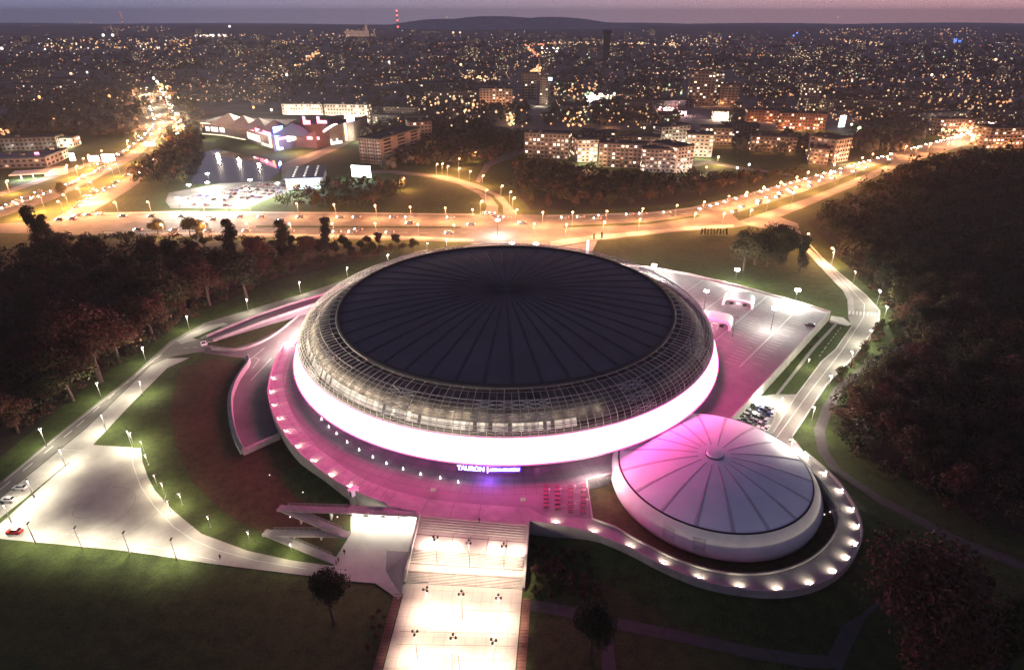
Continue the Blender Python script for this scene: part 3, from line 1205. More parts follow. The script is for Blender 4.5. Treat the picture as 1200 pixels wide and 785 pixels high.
def make_mast():
    e = empty('mast_light', (0, 0, 0))
    mb = MB()
    mb.tube((0, 0, 0), (0, 0, 9), .08, .05, 8)
    mb.build('pole', MASTC, e)
    for k in range(3):
        a = 2 * math.pi * k / 3 + .4
        x, y = .62 * math.cos(a), .62 * math.sin(a)
        mb = MB()
        mb.tube((0, 0, 8.9), (x, y, 9.05), .05, .05, 5)
        mb.tube((x, y, 8.85), (x, y, 9.2), .3, .26, 10)
        h = mb.build('lamp_head', DARKM, e)
        mb = MB()
        mb.tube((x, y, 8.8), (x, y, 8.86), .24, .24, 10)
        mb.build('lens', E_WH, h)
    for k in range(3):
        a = 2 * math.pi * k / 3 + .4
        light('mast_lamp', 'SPOT', (.62 * math.cos(a), .62 * math.sin(a), 8.7), 8000, (1, .74, .55), .12, e, 96, 1.0)
    return freeze(e)


mast = make_mast()
mpos = [(510, 630), (549, 635), (590.5, 638.5), (499, 690), (540.5, 694.5), (584, 699), (486, 740.5), (531, 745.5), (578, 750.5)]
zz = [2.9, 2.9, 2.9, .1, .1, .1, .1, .1, .1]
rows = ['on the upper landing', 'at the foot of the stair', 'out on the plaza nearest the camera']
cols = ['pavilion-side', 'middle', 'dome-side']
for k, ((x, y), z) in enumerate(zip(mpos, zz)):
    p = P(x, y, z + 9)
    lab = f'{cols[k % 3]} mast of the three-headed lights {rows[k // 3]}'
    if k == 0:
        m = mast
        m.location = (p.x, p.y, z)
        m['label'] = lab
    else:
        m = copy_tree(mast, (p.x, p.y, z), uni(0, 2), label=lab)
    tag(m, cat='light mast', group='three-headed masts on the stair and plaza')
    mast['category'] = 'light mast'
# a further row just below the frame lights the foreground paving
for x, y in ((472, 806), (520, 812), (572, 818)):
    p = P(x, y, 9.1)
    copy_tree(mast, (p.x, p.y, .1), 1, label='three-headed light mast on the plaza beyond the picture edge')
# flag poles
fp = None
for k, (x, y) in enumerate(((520.5, 768), (529.5, 768), (537.5, 769))):
    p = P(x, y, 9)
    mb = MB()
    f = empty('flag_pole', (p.x, p.y, .1), 0, f'{["leftmost", "middle", "rightmost"][k]} of three slim dark flag poles on the front plaza', 'flag pole', 'flag poles on the front plaza')
    mb.tube((0, 0, 0), (0, 0, 9), .09, .05, 6)
    mb.ball((0, 0, 9.05), .12)
    mb.build('pole', DARKM, f)
    mb = MB()
    mb.box((0, 0, .15), (.5, .5, .3), taper=.8)
    mb.build('base', DARKM, f)

# ------------------------------------------------------------------ zigzag ramp down the bank
zig = empty('zigzag_ramp', (0, 0, 0), 0, 'zigzag concrete footway with railings climbing the dark bank', 'ramp')
nodes = [((493, 600.5), 4.0), ((331, 595), 3.0), ((403, 625), 2.1), ((314, 624), 1.15), ((391, 656), .2)]
NW = [Vector((*P(x, y, z).xy, z)) for (x, y), z in nodes]
for k in range(4):
    a, b = NW[k], NW[k + 1]
    d = (b - a)
    d.z = 0
    d.normalize()
    n = Vector((-d.y, d.x, 0)) * 1.15
    a2, b2 = a - d * (.0 if k == 0 else 1.2), b + d * 1.2
    mb = MB()
    dz = k * .012
    top = [a2 + n, b2 + n, b2 - n, a2 - n]
    lo = [Vector((p.x, p.y, max(p.z - .45, -.1))) for p in top]
    top = [p + Vector((0, 0, dz)) for p in top]
    mb.face(top[::-1])
    for i in range(4):
        j = (i + 1) % 4
        mb.face([top[i], top[j], lo[j], lo[i]])
    mb.face(lo)
    fl = mb.build('ramp_flight', DECKP, zig)
    for sgn in (1, -1):
        mb = MB()
        o1 = a + d * 1.3 + n * sgn * .95
        o2 = b - d * 1.3 + n * sgn * .95
        L = (o2 - o1).length
        cnt = int(L / 1.6)
        for q in range(cnt + 1):
            p = o1.lerp(o2, q / cnt)
            mb.tube(p, p + Vector((0, 0, 1.1)), .04, n=4)
        for hh in (.35, .75, 1.1):
            mb.tube(o1 + Vector((0, 0, hh)), o2 + Vector((0, 0, hh)), .045, n=4)
        mb.build('railing', METAL, zig)
    mb = MB()
    for q in (.3, .65):
        p = a.lerp(b, q)
        if p.z > .9:
            mb.box((p.x, p.y, (p.z - .4) / 2), (.4, 1.6, p.z - .4))
    if mb.v:
        mb.build('pier', CONC2, zig)
# stair exit box at the rim of the terrace
ex = P(415.5, 583, 2.0)
box = empty('stair_exit', (ex.x, ex.y, 0), R(-35), 'small pink-lit glazed stair box standing at the terrace rim above the bank', 'stair exit')
mb = MB()
mb.box((0, 0, 1.7), (1.7, 2.6, 3.4))
mb.build('wall', CONC, box)
mb = MB()
mb.box((0, 0, 4.4), (1.6, 2.5, 2.0))
mb.build('glass_box', emat('stair_glass', (1, .55, .75), .45, base=(.6, .55, .58)), box)
mb = MB()
mb.box((0, 0, 5.5), (1.9, 2.9, .2))
mb.build('roof', WHITE, box)
mb = MB()
mb.box((0, -1.3, 4.4), (.9, .08, 1.8))
mb.build('door', DARKM, box)
# glazed entrance in the wall below the terrace
pa, pb = P(412, 606.5, 0), P(491, 611, 0)
mid = (pa + pb) / 2
ang = math.atan2(pb.y - pa.y, pb.x - pa.x)
en = empty('lower_entrance', (mid.x, mid.y, 0), ang, 'brightly lit glass entrance under the terrace beside the stair', 'entrance')
Wd = (pb - pa).length
mb = MB()
mb.box((0, .9, 1.75), (Wd, .2, 3.2))
mb.build('glazing', emat('entrance_light', (1, .9, .72), 1.6), en)
mb = MB()
for k in range(13):
    x = -Wd / 2 + Wd * k / 12
    mb.box((x, .75, 1.75), (.16, .16, 3.2))
mb.box((0, .75, 2.3), (Wd, .12, .14))
mb.build('mullions', DARKM, en)
mb = MB()
mb.box((0, -.4, 3.5), (Wd + .6, 3.2, .35))
mb.build('canopy', CONC2, en)
for k in (2, 5, 8):
    mb = MB()
    x = -Wd / 2 + Wd * (k + .5) / 12
    mb.box((x, .68, 1.25), (1.3, .06, 2.1))
    mb.build('door', GLASSD, en)
for k in range(5):
    x = -Wd / 2 + Wd * (k + .5) / 5
    light('entrance_lamp', 'POINT', (x, -1.9, 3.0), 2600, (1, .88, .72), .3, en)
# low darker slab between the lower plaza and the stair's cheek wall
wd = empty('plaza_wedge', (0, 0, 0), 0, 'dark wedge-shaped slab between the lower plaza and the stair', 'ramp')
q = [P(453, 645, .15), P(480, 651, .15), P(470, 697, .15), P(452, 668, .15)]
mb = MB()
top = [Vector((q[0].x, q[0].y, .2)), Vector((q[1].x, q[1].y, 1.6)), Vector((q[2].x, q[2].y, .2)), Vector((q[3].x, q[3].y, .2))]
bot = [Vector((p.x, p.y, .0)) for p in q]
mb.face(top[::-1])
for i in range(4):
    j = (i + 1) % 4
    mb.face([top[i], top[j], bot[j], bot[i]])
mb.build('slab', DECKM, wd)

# ------------------------------------------------------------------ retaining walls of the service road
rw = empty('retaining_wall', (0, 0, 0), 0, 'curved pale retaining wall that holds the bank beside the sunken service road', 'wall')
mb = MB()
pts = smooth(Dk([(284, 527), (275, 508), (270, 485), (270, 462), (278, 442), (290, 424), (289, 417)], 1.6), 4)
mb.wall(pts, 1.7, -.1, 1.6)
mb.build('wall', CONC2, rw)
mb = MB()
mb.wall(inset(pts, -.6), .25, 1.5, 2.5)
mb.build('parapet', CONC, rw)
ew = empty('end_wall', (0, 0, 0), 0, 'straight pale wall closing the service road against the terrace', 'wall')
mb = MB()
mb.wall(Dk([(284, 527), (327, 508)], 2.2), .8, -.1, 2.2)
mb.build('wall', CONC2, ew)
mb = MB()
mb.wall(Dk([(284, 527), (327, 508)], 2.2), 1.0, 2.2, 2.35)
mb.build('coping', CONC, ew)
# upper walled ramp
rp = empty('walled_ramp', (0, 0, 0), 0, 'straight vehicle ramp between two low pink-lit walls above a dark grass wedge', 'ramp')
A1 = [(242, 395), (265, 385), (300, 370.5), (340, 357), (378, 346), (400, 336)]
B1 = [(250, 399.5), (275, 390), (310, 377), (345, 365), (372, 356), (400, 345)]
hz_ = [.5, 1.2, 2.2, 3.2, 3.9, 4]
mb = MB()
for k in range(5):
    a0_, a1_, b0_, b1_ = P(*A1[k], hz_[k]), P(*A1[k + 1], hz_[k + 1]), P(*B1[k], hz_[k]), P(*B1[k + 1], hz_[k + 1])
    mb.face([b0_, b1_, a1_, a0_])
    for u0, u1 in ((a1_, a0_), (b0_, b1_)):
        mb.face([u0, u1, (u1.x, u1.y, -.1), (u0.x, u0.y, -.1)])
mb.build('ramp_slab', DECKM, rp)
for L_ in (A1, B1):
    mb = MB()
    mb.wall([P(*q, h).xy for q, h in zip(L_, hz_)], .9, [h - .3 for h in hz_], [h + .95 for h in hz_])
    mb.build('wall', CONC2, rp)
gt = empty('gatehouse', tuple(P(239, 404, 0)), .5, 'low control post with barrier arm where the service road leaves the road', 'gatehouse')
mb = MB()
mb.box((0, 0, 1.2), (2.2, 2.0, 2.4))
mb.build('wall', WHITE, gt)
mb = MB()
mb.box((0, 0, 2.5), (2.6, 2.4, .2))
mb.build('roof', DARKM, gt)
mb = MB()
mb.box((0, -1.02, 1.5), (1.6, .06, .9))
mb.build('window', GLASSD, gt)
mb = MB()
mb.box((3.6, -.4, 1.0), (4.5, .12, .12))
mb.box((1.4, -.4, .5), (.3, .3, 1.0))
mb.build('barrier', WHITE, gt)
lw = empty('low_wall', (0, 0, 0), 0, 'short pale wall along the grass wedge at the mouth of the service road', 'wall')
mb = MB()
mb.wall(smooth(Dk([(248, 408), (275, 409), (298, 403), (318, 393), (336, 380), (352, 366)], 1), 3), .6, -.1, 1.0)
mb.build('wall', CONC2, lw)

# ------------------------------------------------------------------ terrace lights
PINKL = (1, .86, .62)
edgepx = [(319, 442), (317, 458), (319.5, 474), (324.5, 490), (331, 505), (345, 523), (365, 539), (389, 554), (413, 565)]
rampx = [(651.5, 612), (695, 621.5), (738, 638.5), (776, 660), (818.6, 677), (867, 686.5), (911.7, 689), (950, 682), (979, 669), (995, 653), (1002, 635), (1001, 614), (995, 595), (985, 573.5), (965, 553), (944, 534.5)]


def make_walllight(pw=1150):
    e = empty('wall_light', (0, 0, 0))
    mb = MB()
    mb.box((0, 0, 0), (.7, .2, .34))
    mb.build('housing', METAL, e)
    mb = MB()
    mb.box((0, -.16, .02), (.5, .14, .22))
    mb.build('lens', E_WH, e)
    light('wall_lamp', 'SPOT', (0, -.35, .1), pw, PINKL, .1, e, 140, .8, rot=(R(-42), 0, 0))
    return freeze(e)


wl = make_walllight()
wl2 = None
bl = front_w


def nearest_edge(p):
    best = None
    for a, b in zip(bl[:-1], bl[1:]):
        a, b = Vector(a), Vector(b)
        d = b - a
        t = max(0, min(1, (Vector(p) - a).dot(d) / d.dot(d)))
        c = a + d * t
        L = (Vector(p) - c).length
        if best is None or L < best[0]:
            best = (L, c, d.normalized())
    return best


wls = make_walllight(700)
first = True
for grp, lst, where in (('lights in the terrace parapet', edgepx, 'on the terrace rim, counted from the service road'), ('lights in the parapet of the curling ramp', rampx, 'on the curling ramp, counted from the stair')):
    for k, (x, y) in enumerate(lst):
        p = P(x, y, ZD + .6)
        L, c, d = nearest_edge(p.xy)
        inn = Vector((-d.y, d.x))
        q = c + inn * .62
        rz = math.atan2(d.y, d.x)
        lab = f'{ORD(k)} wall light {where}'
        if first:
            o = wls
            o.location = (q.x, q.y, ZD + .62)
            first = False
        else:
            o = wl if (lst is rampx and k == 0) else copy_tree(wls if lst is edgepx else wl)
            o.location = (q.x, q.y, ZD + .62)
        # lens faces inwards: local -Y must point to 'inn'
        o.rotation_euler = (0, 0, math.atan2(inn.y, inn.x) + math.pi / 2)
        o['label'] = lab[:120]
        tag(o, cat='wall light', group=grp)
# white uplights in front of the doors
upx = [(366.5, 470.5), (371, 480), (377, 490), (385.5, 499), (394.6, 507), (407, 517), (421, 526), (437, 534.5), (453, 542), (472.5, 548.5), (493, 554.5), (516, 559), (537, 564)]


def make_bollard():
    e = empty('light_bollard', (0, 0, 0))
    mb = MB()
    mb.tube((0, 0, 0), (0, 0, .2), .4, .36, 10)
    mb.build('base', METAL, e)
    mb = MB()
    mb.tube((0, 0, .2), (0, 0, 1.2), .32, .06, 8)
    mb.build('lamp_cone', emat('bollard_glow', (1, .93, .9), 3.2), e)
    light('bollard_lamp', 'POINT', (0, 0, 2.0), 90, (1, .85, .9), .2, e)
    return freeze(e)


bo = make_bollard()
for k, (x, y) in enumerate(upx):
    p = P(x, y + 2, ZD)
    o = bo if k == 0 else copy_tree(bo, (p.x, p.y, ZD))
    o.location = (p.x, p.y, ZD)
    tag(o, f'{ORD(k)} white cone light of the arc on the terrace, counted from the service road', 'bollard light', 'arc of cone lights on the terrace')
# little ground lights on the banks
gl = [(355, 577), (384, 600), (340, 606), (395.5, 606), (371, 629), (316, 557), (973, 586), (972.5, 600), (966, 603)]


def make_spike():
    e = empty('ground_light', (0, 0, 0))
    mb = MB()
    mb.tube((0, 0, 0), (0, 0, .5), .07, .05, 5)
    mb.build('stake', DARKM, e)
    mb = MB()
    mb.ball((0, 0, .62), .2)
    mb.build('bulb', emat('garden_glow', (1, .8, .85), 2.2), e)
    return freeze(e)


sp = make_spike()
for k, (x, y) in enumerate(gl):
    p = P(x, y, .5)
    o = sp if k == 0 else copy_tree(sp)
    o.location = (p.x, p.y, .05)
    tag(o, f'tiny ground light in the turf, {ORD(k)} from the top of the bank' if k < 6 else f'tiny light in the moat by the small dome, {ORD(k - 6)} from the road', 'garden light', 'tiny lights in the turf')

# frames, tables and pavilions on the terrace
for k, (x, y) in enumerate(((508, 579), (613, 590))):
    p = P(x, y, ZD)
    e = empty('poster_stand', (p.x, p.y, ZD), R(5), 'poster stand on thin legs on the terrace below the lit sign' if k == 0 else 'poster stand on thin legs on the terrace near the red tables', 'poster stand', 'poster stands on the terrace')
    for sx in (-.7, .7):
        mb = MB()
        mb.box((sx, 0, .9), (.08, .08, 1.8))
        mb.build('leg', METAL, e)
    mb = MB()
    mb.box((0, 0, 1.7), (1.6, .1, 1.2))
    mb.build('panel', mat('poster_panel', (.55, .5, .5), .5, .2, 2), e)
    mb = MB()
    for s in (-.8, .8):
        mb.box((s, 0, 1.7), (.08, .16, 1.36))
    mb.box((0, 0, 2.34), (1.68, .16, .08))
    mb.box((0, 0, 1.06), (1.68, .16, .08))
    mb.build('frame', METAL, e)
REDP = mat('red_lacquer', (.16, .03, .05), .4, .1, 2)


def make_table():
    e = empty('cafe_table', (0, 0, 0))
    mb = MB()
    mb.box((0, 0, .74), (1.5, .75, .06))
    mb.build('table_top', REDP, e)
    for s in (-1, 1):
        mb = MB()
        mb.box((0, s * .75, .44), (1.5, .32, .06))
        mb.build('bench', REDP, e)
    for sx in (-.6, .6):
        mb = MB()
        mb.tube((sx, -.8, 0), (sx, -.1, .72), .04, n=4)
        mb.tube((sx, .8, 0), (sx, .1, .72), .04, n=4)
        mb.build('leg', METAL, e)
    return freeze(e)


ct = make_table()
n = 0
for r_, (xa, ya, xb, yb) in enumerate(((640, 571, 640, 594), (653, 571, 653, 596), (669, 571, 668, 599), (683.5, 570, 683, 601))):
    for k in range(6):
        t = k / 5
        p = P(xa + (xb - xa) * t, ya + (yb - ya) * t, ZD)
        o = ct if n == 0 else copy_tree(ct)
        o.location = (p.x, p.y, ZD)
        o.rotation_euler = (0, 0, R(5) + uni(-.08, .08))
        tag(o, f'red bench table, {ORD(k)} from the arena in the {ORD(r_)} row from the stair', 'table', 'red bench tables on the terrace')
        n += 1
# slim white posts with small globes between the tables
tp = None
for k, (x, y) in enumerate(((640, 580), (653, 579), (670, 576), (684, 577), (670, 597), (684, 592))):
    p = P(x, y, ZD)
    e = empty('table_lamp_post', (p.x + .9, p.y, ZD), 0, f'slim white post among the red tables, {ORD(k)} of its cluster by row', 'post', 'slim posts among the red tables')
    mb = MB()
    mb.tube((0, 0, 0), (0, 0, 2.2), .06, n=5)
    mb.build('pole', WHITE, e)
    mb = MB()
    mb.tube((0, 0, 2.2), (0, 0, 2.4), .35, .05, 8)
    mb.build('cap', WHITE, e)

# entrance pavilions on the parking deck: inflated white arches
PAV = mat('white_vinyl', (.8, .8, .8), .45, .02, 1)


def pavilion(x, y, rz, label):
    p = P(x, y, ZD)
    e = empty('arch_pavilion', (p.x, p.y, ZD), rz, label, 'pavilion', 'white arch pavilions on the parking deck')
    Wp, Hp, Dp = 14.5, 4.4, 9.0
    prof = []
    for k in range(17):
        a = math.pi * k / 16
        cx_, cz_ = math.cos(a), math.sin(a)
        prof.append((Wp / 2 * math.copysign(abs(cx_) ** .45, cx_), Hp * abs(cz_) ** .5))
    mb = MB()
    n = len(prof)
    inn = [(x_ * .84, z_ * .78) for x_, z_ in prof]
    for yy0, yy1 in ((-Dp / 2, Dp / 2),):
        for k in range(n - 1):
            a, b, c, d = prof[k], prof[k + 1], inn[k], inn[k + 1]
            mb.face([(a[0], yy0, a[1]), (a[0], yy1, a[1]), (b[0], yy1, b[1]), (b[0], yy0, b[1])])
            mb.face([(c[0], yy0, c[1]), (d[0], yy0, d[1]), (d[0], yy1, d[1]), (c[0], yy1, c[1])])
            mb.face([(a[0], yy0, a[1]), (b[0], yy0, b[1]), (d[0], yy0, d[1]), (c[0], yy0, c[1])])
            mb.face([(a[0], yy1, a[1]), (c[0], yy1, c[1]), (d[0], yy1, d[1]), (b[0], yy1, b[1])])
    mb.build('arch', PAV, e, smooth=False)
    mb = MB()
    mb.box((0, 2.6, 1.5), (10.6, .15, 3.0))
    mb.build('back_wall', mat('pink_cloth', (.6, .35, .42), .7, .1, 1), e)
    for s in (-3, 0, 3):
        mb = MB()
        mb.box((s, -1.6, .55), (1.8, .7, 1.1))
        mb.build('counter', DARKM if s else WHITE, e)
    light('pavilion_lamp', 'POINT', (0, -1.0, 3.0), 1300, (1, .7, .75), .3, e)


pavilion(838, 380, R(-24), 'white arch pavilion half hidden behind the shoulder of the arena')
pavilion(865, 356, R(-24), 'white arch pavilion standing free in the middle of the parking deck')
# tall white totem by the boulevard
p = P(688, 301, 0)
e = empty('totem_sign', (p.x, p.y, 0), 0, 'tall thin white totem standing behind the dome by the boulevard', 'totem')
mb = MB()
mb.box((0, 0, 5.4), (1.6, .5, 10.4))
mb.build('panel', emat('totem_glow', (1, .92, .8), .8), e)
mb = MB()
mb.box((0, 0, .25), (2.2, 1.2, .5))
mb.build('base', CONC2, e)

# ------------------------------------------------------------------ street lamps
def make_lamp(h, emis, power, col, double=False, headdown=False, r=.55, arm=1.6, name='street_lamp', spot=None):
    e = empty(name, (0, 0, 0))
    mb = MB()
    mb.tube((0, 0, 0), (0, 0, h), .12, .07, 6)
    for s in ((1, -1) if double else (1,)):
        mb.tube((0, 0, h), (s * arm, 0, h + .25), .06, .05, 5)
    mb.build('pole', METAL, e)
    mb = MB()
    mb.tube((0, 0, 0), (0, 0, .6), .2, .18, 6)
    mb.build('base', METAL, e)
    for s in ((1, -1) if double else (1,)):
        mb = MB()
        mb.box((s * arm, 0, h + .32), (1.1, .5, .18), taper=.8)
        hd = mb.build('lamp_head', DARKM if headdown else METAL, e)
        mb = MB()
        if headdown:
            mb.box((s * arm, 0, h + .2), (.8, .36, .06))
        else:
            mb.ball((s * arm, 0, h + .05), r, n=8, k=6, sz=.8)
        mb.build('bulb', emis, hd)
    if power:
        if spot:
            light('street_light', 'SPOT', (arm if not double else 0, 0, h - .1), power, col, .25, e, spot, .7)
        else:
            light('street_light', 'POINT', (arm if not double else 0, 0, h - .7), power, col, .3, e)
    return freeze(e)


LAMPS = {}


def lamp_at(key, px, hh, label, group, rz=0, foot=False, zbase=0, scale=1):
    proto, used = LAMPS[key]
    p = P(px[0], px[1], zbase if foot else zbase + hh)
    loc = (p.x, p.y, zbase)
    if not used[0]:
        o = proto
        o.location = loc
        o.rotation_euler = (0, 0, rz)
        used[0] = True
    else:
        o = copy_tree(proto, loc, rz)
    tag(o, label, 'street lamp', group)
    return o


OC = (1, .4, .155)
LAMPS['blvd'] = (make_lamp(10, E_OR, 36000, OC, r=.75), [False])
LAMPS['blvd2'] = (make_lamp(10, E_OR, 66000, OC, double=True, r=.7, arm=1.8, name='double_street_lamp'), [False])
LAMPS['hwy'] = (make_lamp(11, E_OR, 130000, OC, r=.9), [False])
LAMPS['road'] = (make_lamp(7.5, emat('cool_lamp', (1, 1, .82), 9), 6800, (1, .93, .68), r=.42, arm=.8), [False])
LAMPS['road2'] = (make_lamp(8, emat('cool_lamp', (1, 1, .82), 9), 11500, (1, .93, .72), r=.3, arm=.8), [False])
LAMPS['hwy2'] = (make_lamp(11, E_WW, 80000, (1, .8, .45), r=.9), [False])
LAMPS['walk'] = (make_lamp(7, E_WH, 10000, (1, .89, .66), headdown=True, arm=.5, spot=150, name='walkway_lamp'), [False])
LAMPS['park'] = (make_lamp(4.2, emat('path_lamp', (1, .92, .7), 6), 2400, (1, .88, .58), r=.2, arm=.1, name='path_lamp'), [False])


def row(key, lst, hh, lab, group, rz=None):
    for k, q in enumerate(lst):
        a = rz if rz is not None else (R(-90) if q[1] < 256 else R(90))
        lamp_at(key, q, hh, lab.format(ORD(k)), group, a)


row('blvd', [(105, 236.6), (135, 236.6), (174, 236), (238, 240), (292, 240), (348, 238), (392, 239), (440, 240), (481, 242), (522, 243), (554, 245)], 10,
    '{} orange lamp from the highway on the far verge of the boulevard', 'orange lamps on the far verge west of the junction', R(-90))
row('blvd', [(636, 248), (671, 248), (711, 247), (753, 244), (793, 240), (825, 236), (853.5, 229.5)], 10,
    '{} orange lamp past the junction, wood side of the boulevard', 'orange lamps by the scrub wood east of the junction', R(-90))
row('blvd', [(626, 263), (663.5, 264), (708, 261), (749.5, 258), (814.5, 251), (848, 251), (880, 247)], 9,
    '{} orange lamp past the junction in the boulevard median', 'orange lamps in the boulevard median', R(-90))
row('blvd', [(190, 263), (240, 262), (290, 262), (340, 262), (390, 262), (440, 262), (490, 263), (532, 264)], 9.5,
    '{} orange lamp from the highway in the straight median of the boulevard', 'orange lamps in the straight median', R(-90))
row('blvd', [(569, 224), (565, 207), (550, 202), (537.6, 198.5), (517.6, 193), (511, 193.5), (524, 196), (537, 187), (556, 180), (587, 219), (597, 226), (601, 233), (604, 247), (563, 237), (472, 210)], 9,
    '{} orange lamp along the curving side road north of the junction', 'orange lamps of the curving side road', R(-40))
row('blvd2', [(875, 226), (895, 220), (915, 214), (934, 208), (947, 202), (978, 193), (1011, 185), (1023, 181), (960, 212), (985, 203), (1005, 196), (930, 226), (900, 236), (1040, 184)], 10,
    '{} double orange lamp on the climbing part of the boulevard', 'double lamps of the climbing boulevard', R(60))
row('blvd', [(1062, 170), (1075, 172), (1090, 168), (1105, 160), (1120, 157), (1133, 154), (1146, 151), (1158, 147), (1112, 166), (1137, 158)], 11,
    '{} orange lamp of the bright far crossing beyond the dark wood', 'lamps of the bright far crossing', R(-90))
row('hwy', [(6.4, 212), (76, 194), (88, 195), (95.6, 186), (101.5, 182), (117, 177), (148, 165), (157.5, 157), (170, 146.5), (172, 138), (163, 113), (164, 104)], 11,
    '{} orange lamp from the crossing on the outer verge of the highway', 'orange lamps on the outer verge of the highway', R(0))
row('hwy', [(192, 161), (183, 166), (160.5, 180), (138, 194), (131, 199), (112, 223), (77, 230), (71, 238), (100, 207), (108, 215), (93, 222.6), (210, 150), (200, 128), (186, 108), (203, 139), (48, 232), (22, 240)], 10,
    '{} orange lamp in the median and inner verge of the highway', 'orange lamps in the highway median', R(180))
row('road', [(46, 501.5), (112.6, 448), (166, 406.5), (218, 370), (288, 350), (350, 330), (406, 313), (454, 298), (500, 285), (523, 280)], 7.5,
    '{} white lamp along the road by the left wood, counted from below', 'white lamps on the wood side of the left road', R(-45))
row('walk', [(148, 503.6), (31, 561.7), (69, 525.5), (118, 485), (163, 446), (3, 590)], 7,
    '{} dark-headed lamp on the pale pavement of the left road', 'dark-headed lamps on the left pavement', R(-45))
row('walk', [(32, 615), (87, 620), (144, 626), (200, 634)], 7,
    '{} slim dark-headed lamp beyond the red car on the plaza edge', 'dark-headed lamps on the lower plaza edge', R(100))
row('park', [(165, 517.5), (170, 533), (180.5, 557), (189, 566), (210, 579), (243, 605), (290, 623), (340, 637), (196, 587), (152, 508)], 4.2,
    '{} low lamp in the lit turf along the curved edge of the grey plaza', 'low lamps on the curved plaza edge', R(180))
row('hwy2', [(186, 151), (190, 143), (186, 134), (182, 126), (178, 118), (174, 110), (171, 103), (214, 148), (207, 134), (201, 124), (194, 114), (187, 104), (176, 157)], 11,
    '{} pale lamp on the far curve of the highway', 'pale lamps on the far curve of the highway', R(0))
row('road2', [(978, 297), (1003, 319), (1032, 341), (1040, 360), (1022, 388), (1000, 413), (975, 441), (955, 478), (929, 516)], 7.5,
    '{} white lamp from the boulevard along the dark wood side of the access road', 'white lamps on the wood side of the access road', R(180))
row('blvd', [(950, 276), (978, 293)], 9, '{} orange lamp where the access road leaves the boulevard', 'orange lamps at the start of the access road', R(180))
row('park', [(917, 466), (948, 421)], 4.2, '{} small lamp from the service lot on the turf side of the access road', 'small lamps on the turf side of the access road', R(-45))


def make_flood(h, power, emis, name='flood_mast', col=(1, .95, .82)):
    e = empty(name, (0, 0, 0))
    mb = MB()
    mb.tube((0, 0, 0), (0, 0, h), .16, .09, 8)
    mb.build('pole', DARKM, e)
    mb = MB()
    mb.tube((0, 0, 0), (0, 0, .4), .45, .4, 8)
    mb.build('base', CONC2, e)
    for k in range(4):
        a = math.pi / 2 * k + .4
        mb = MB()
        mb.tube((0, 0, h), (.9 * math.cos(a), .9 * math.sin(a), h + .1), .05, n=4)
        mb.box((.95 * math.cos(a), .95 * math.sin(a), h + .12), (.8, .5, .3), a)
        hd = mb.build('lamp_head', METAL, e)
        if emis:
            mb = MB()
            mb.ball((1.0 * math.cos(a), 1.0 * math.sin(a), h + .05), .62, n=8, k=6, sz=.7)
            mb.build('bulb', emis, hd)
    if power:
        light('flood_lamp', 'POINT', (0, 0, h - .9), power, col, .6, e)
    return freeze(e)


FW = emat('flood_glow', (1, .98, .9), 30)
fl = make_flood(11, 58000, FW)
deckl = [((716, 308), 'first floodlight mast behind the dome on the north rim of the deck', 0), ((766.5, 311), 'second floodlight mast along the north rim of the deck', 0), ((864, 316), 'floodlight mast in the turf just behind the free pavilion', 0),
         ((935, 340), 'brightest floodlight mast beside the far corner of the deck', 0), ((908.5, 361), 'floodlight mast that stands on the deck between pavilion and parked car', ZD)]
fld = make_flood(11, 22000, FW)
for k, (q, lab, zb) in enumerate(deckl):
    p = P(q[0], q[1], zb + 11)
    o = fl if k == 0 else fld if zb else copy_tree(fl)
    o.location = (p.x, p.y, zb)
    tag(o, lab, 'flood mast', 'lit floodlight masts round the parking deck')
fd = make_flood(10, 9000, emat('dim_flood', (1, .9, .85), 3))
p = P(828, 341, ZD + 10)
fd.location = (p.x, p.y, ZD)
tag(fd, 'dim pale light mast on the deck behind the half hidden pavilion', 'flood mast')
fu = make_flood(10, 0, None)
p = P(862, 372, ZD + 10)
fu.location = (p.x, p.y, ZD)
tag(fu, 'unlit dark light mast on the deck in front of the pavilions', 'flood mast')
# white floods of the car park by the lake
fl2 = make_flood(12, 64000, FW, 'flood_mast')
for k, (x, y) in enumerate(((221, 217), (243, 203.5), (293, 211), (288, 222), (243, 214), (325, 215), (348, 212), (208, 232), (265, 230), (232, 236))):
    p = P(x, y, 12)
    o = fl2 if k == 0 else copy_tree(fl2)
    o.location = (p.x, p.y, 0)
    tag(o, f'{ORD(k)} white floodlight mast on the busy car park by the lake', 'flood mast', 'white floodlights of the lakeside car park')
# strong white lamps of the forecourt behind the dome
fl3 = make_flood(11, 42000, FW)
for k, (x, y) in enumerate(((583, 258), (600, 285), (628, 286))):
    p = P(x, y, 11)
    o = fl3 if k == 0 else copy_tree(fl3)
    o.location = (p.x, p.y, 0)
    tag(o, ('white floodlight at the mouth of the side road', 'white floodlight on the forecourt straight above the dome crown', 'second white floodlight on the forecourt behind the dome')[k], 'flood mast', 'white floodlights between dome and boulevard')
# hot white lamp in the service lot under the deck wall
p = P(889, 459, 5)
sl = make_lamp(5, FW, 15000, (1, .95, .8), r=.8, arm=.6, name='service_lamp')
sl.location = (p.x, p.y, 0)
tag(sl, 'glaring white lamp at the foot of the deck wall by the packed lot', 'street lamp')

# ------------------------------------------------------------------ cars
CARM = {}


def carpaint(n, c):
    if n not in CARM:
        CARM[n] = mat('car_paint_' + n, c, .3, 0, 1, spec=.5)
    return CARM[n]


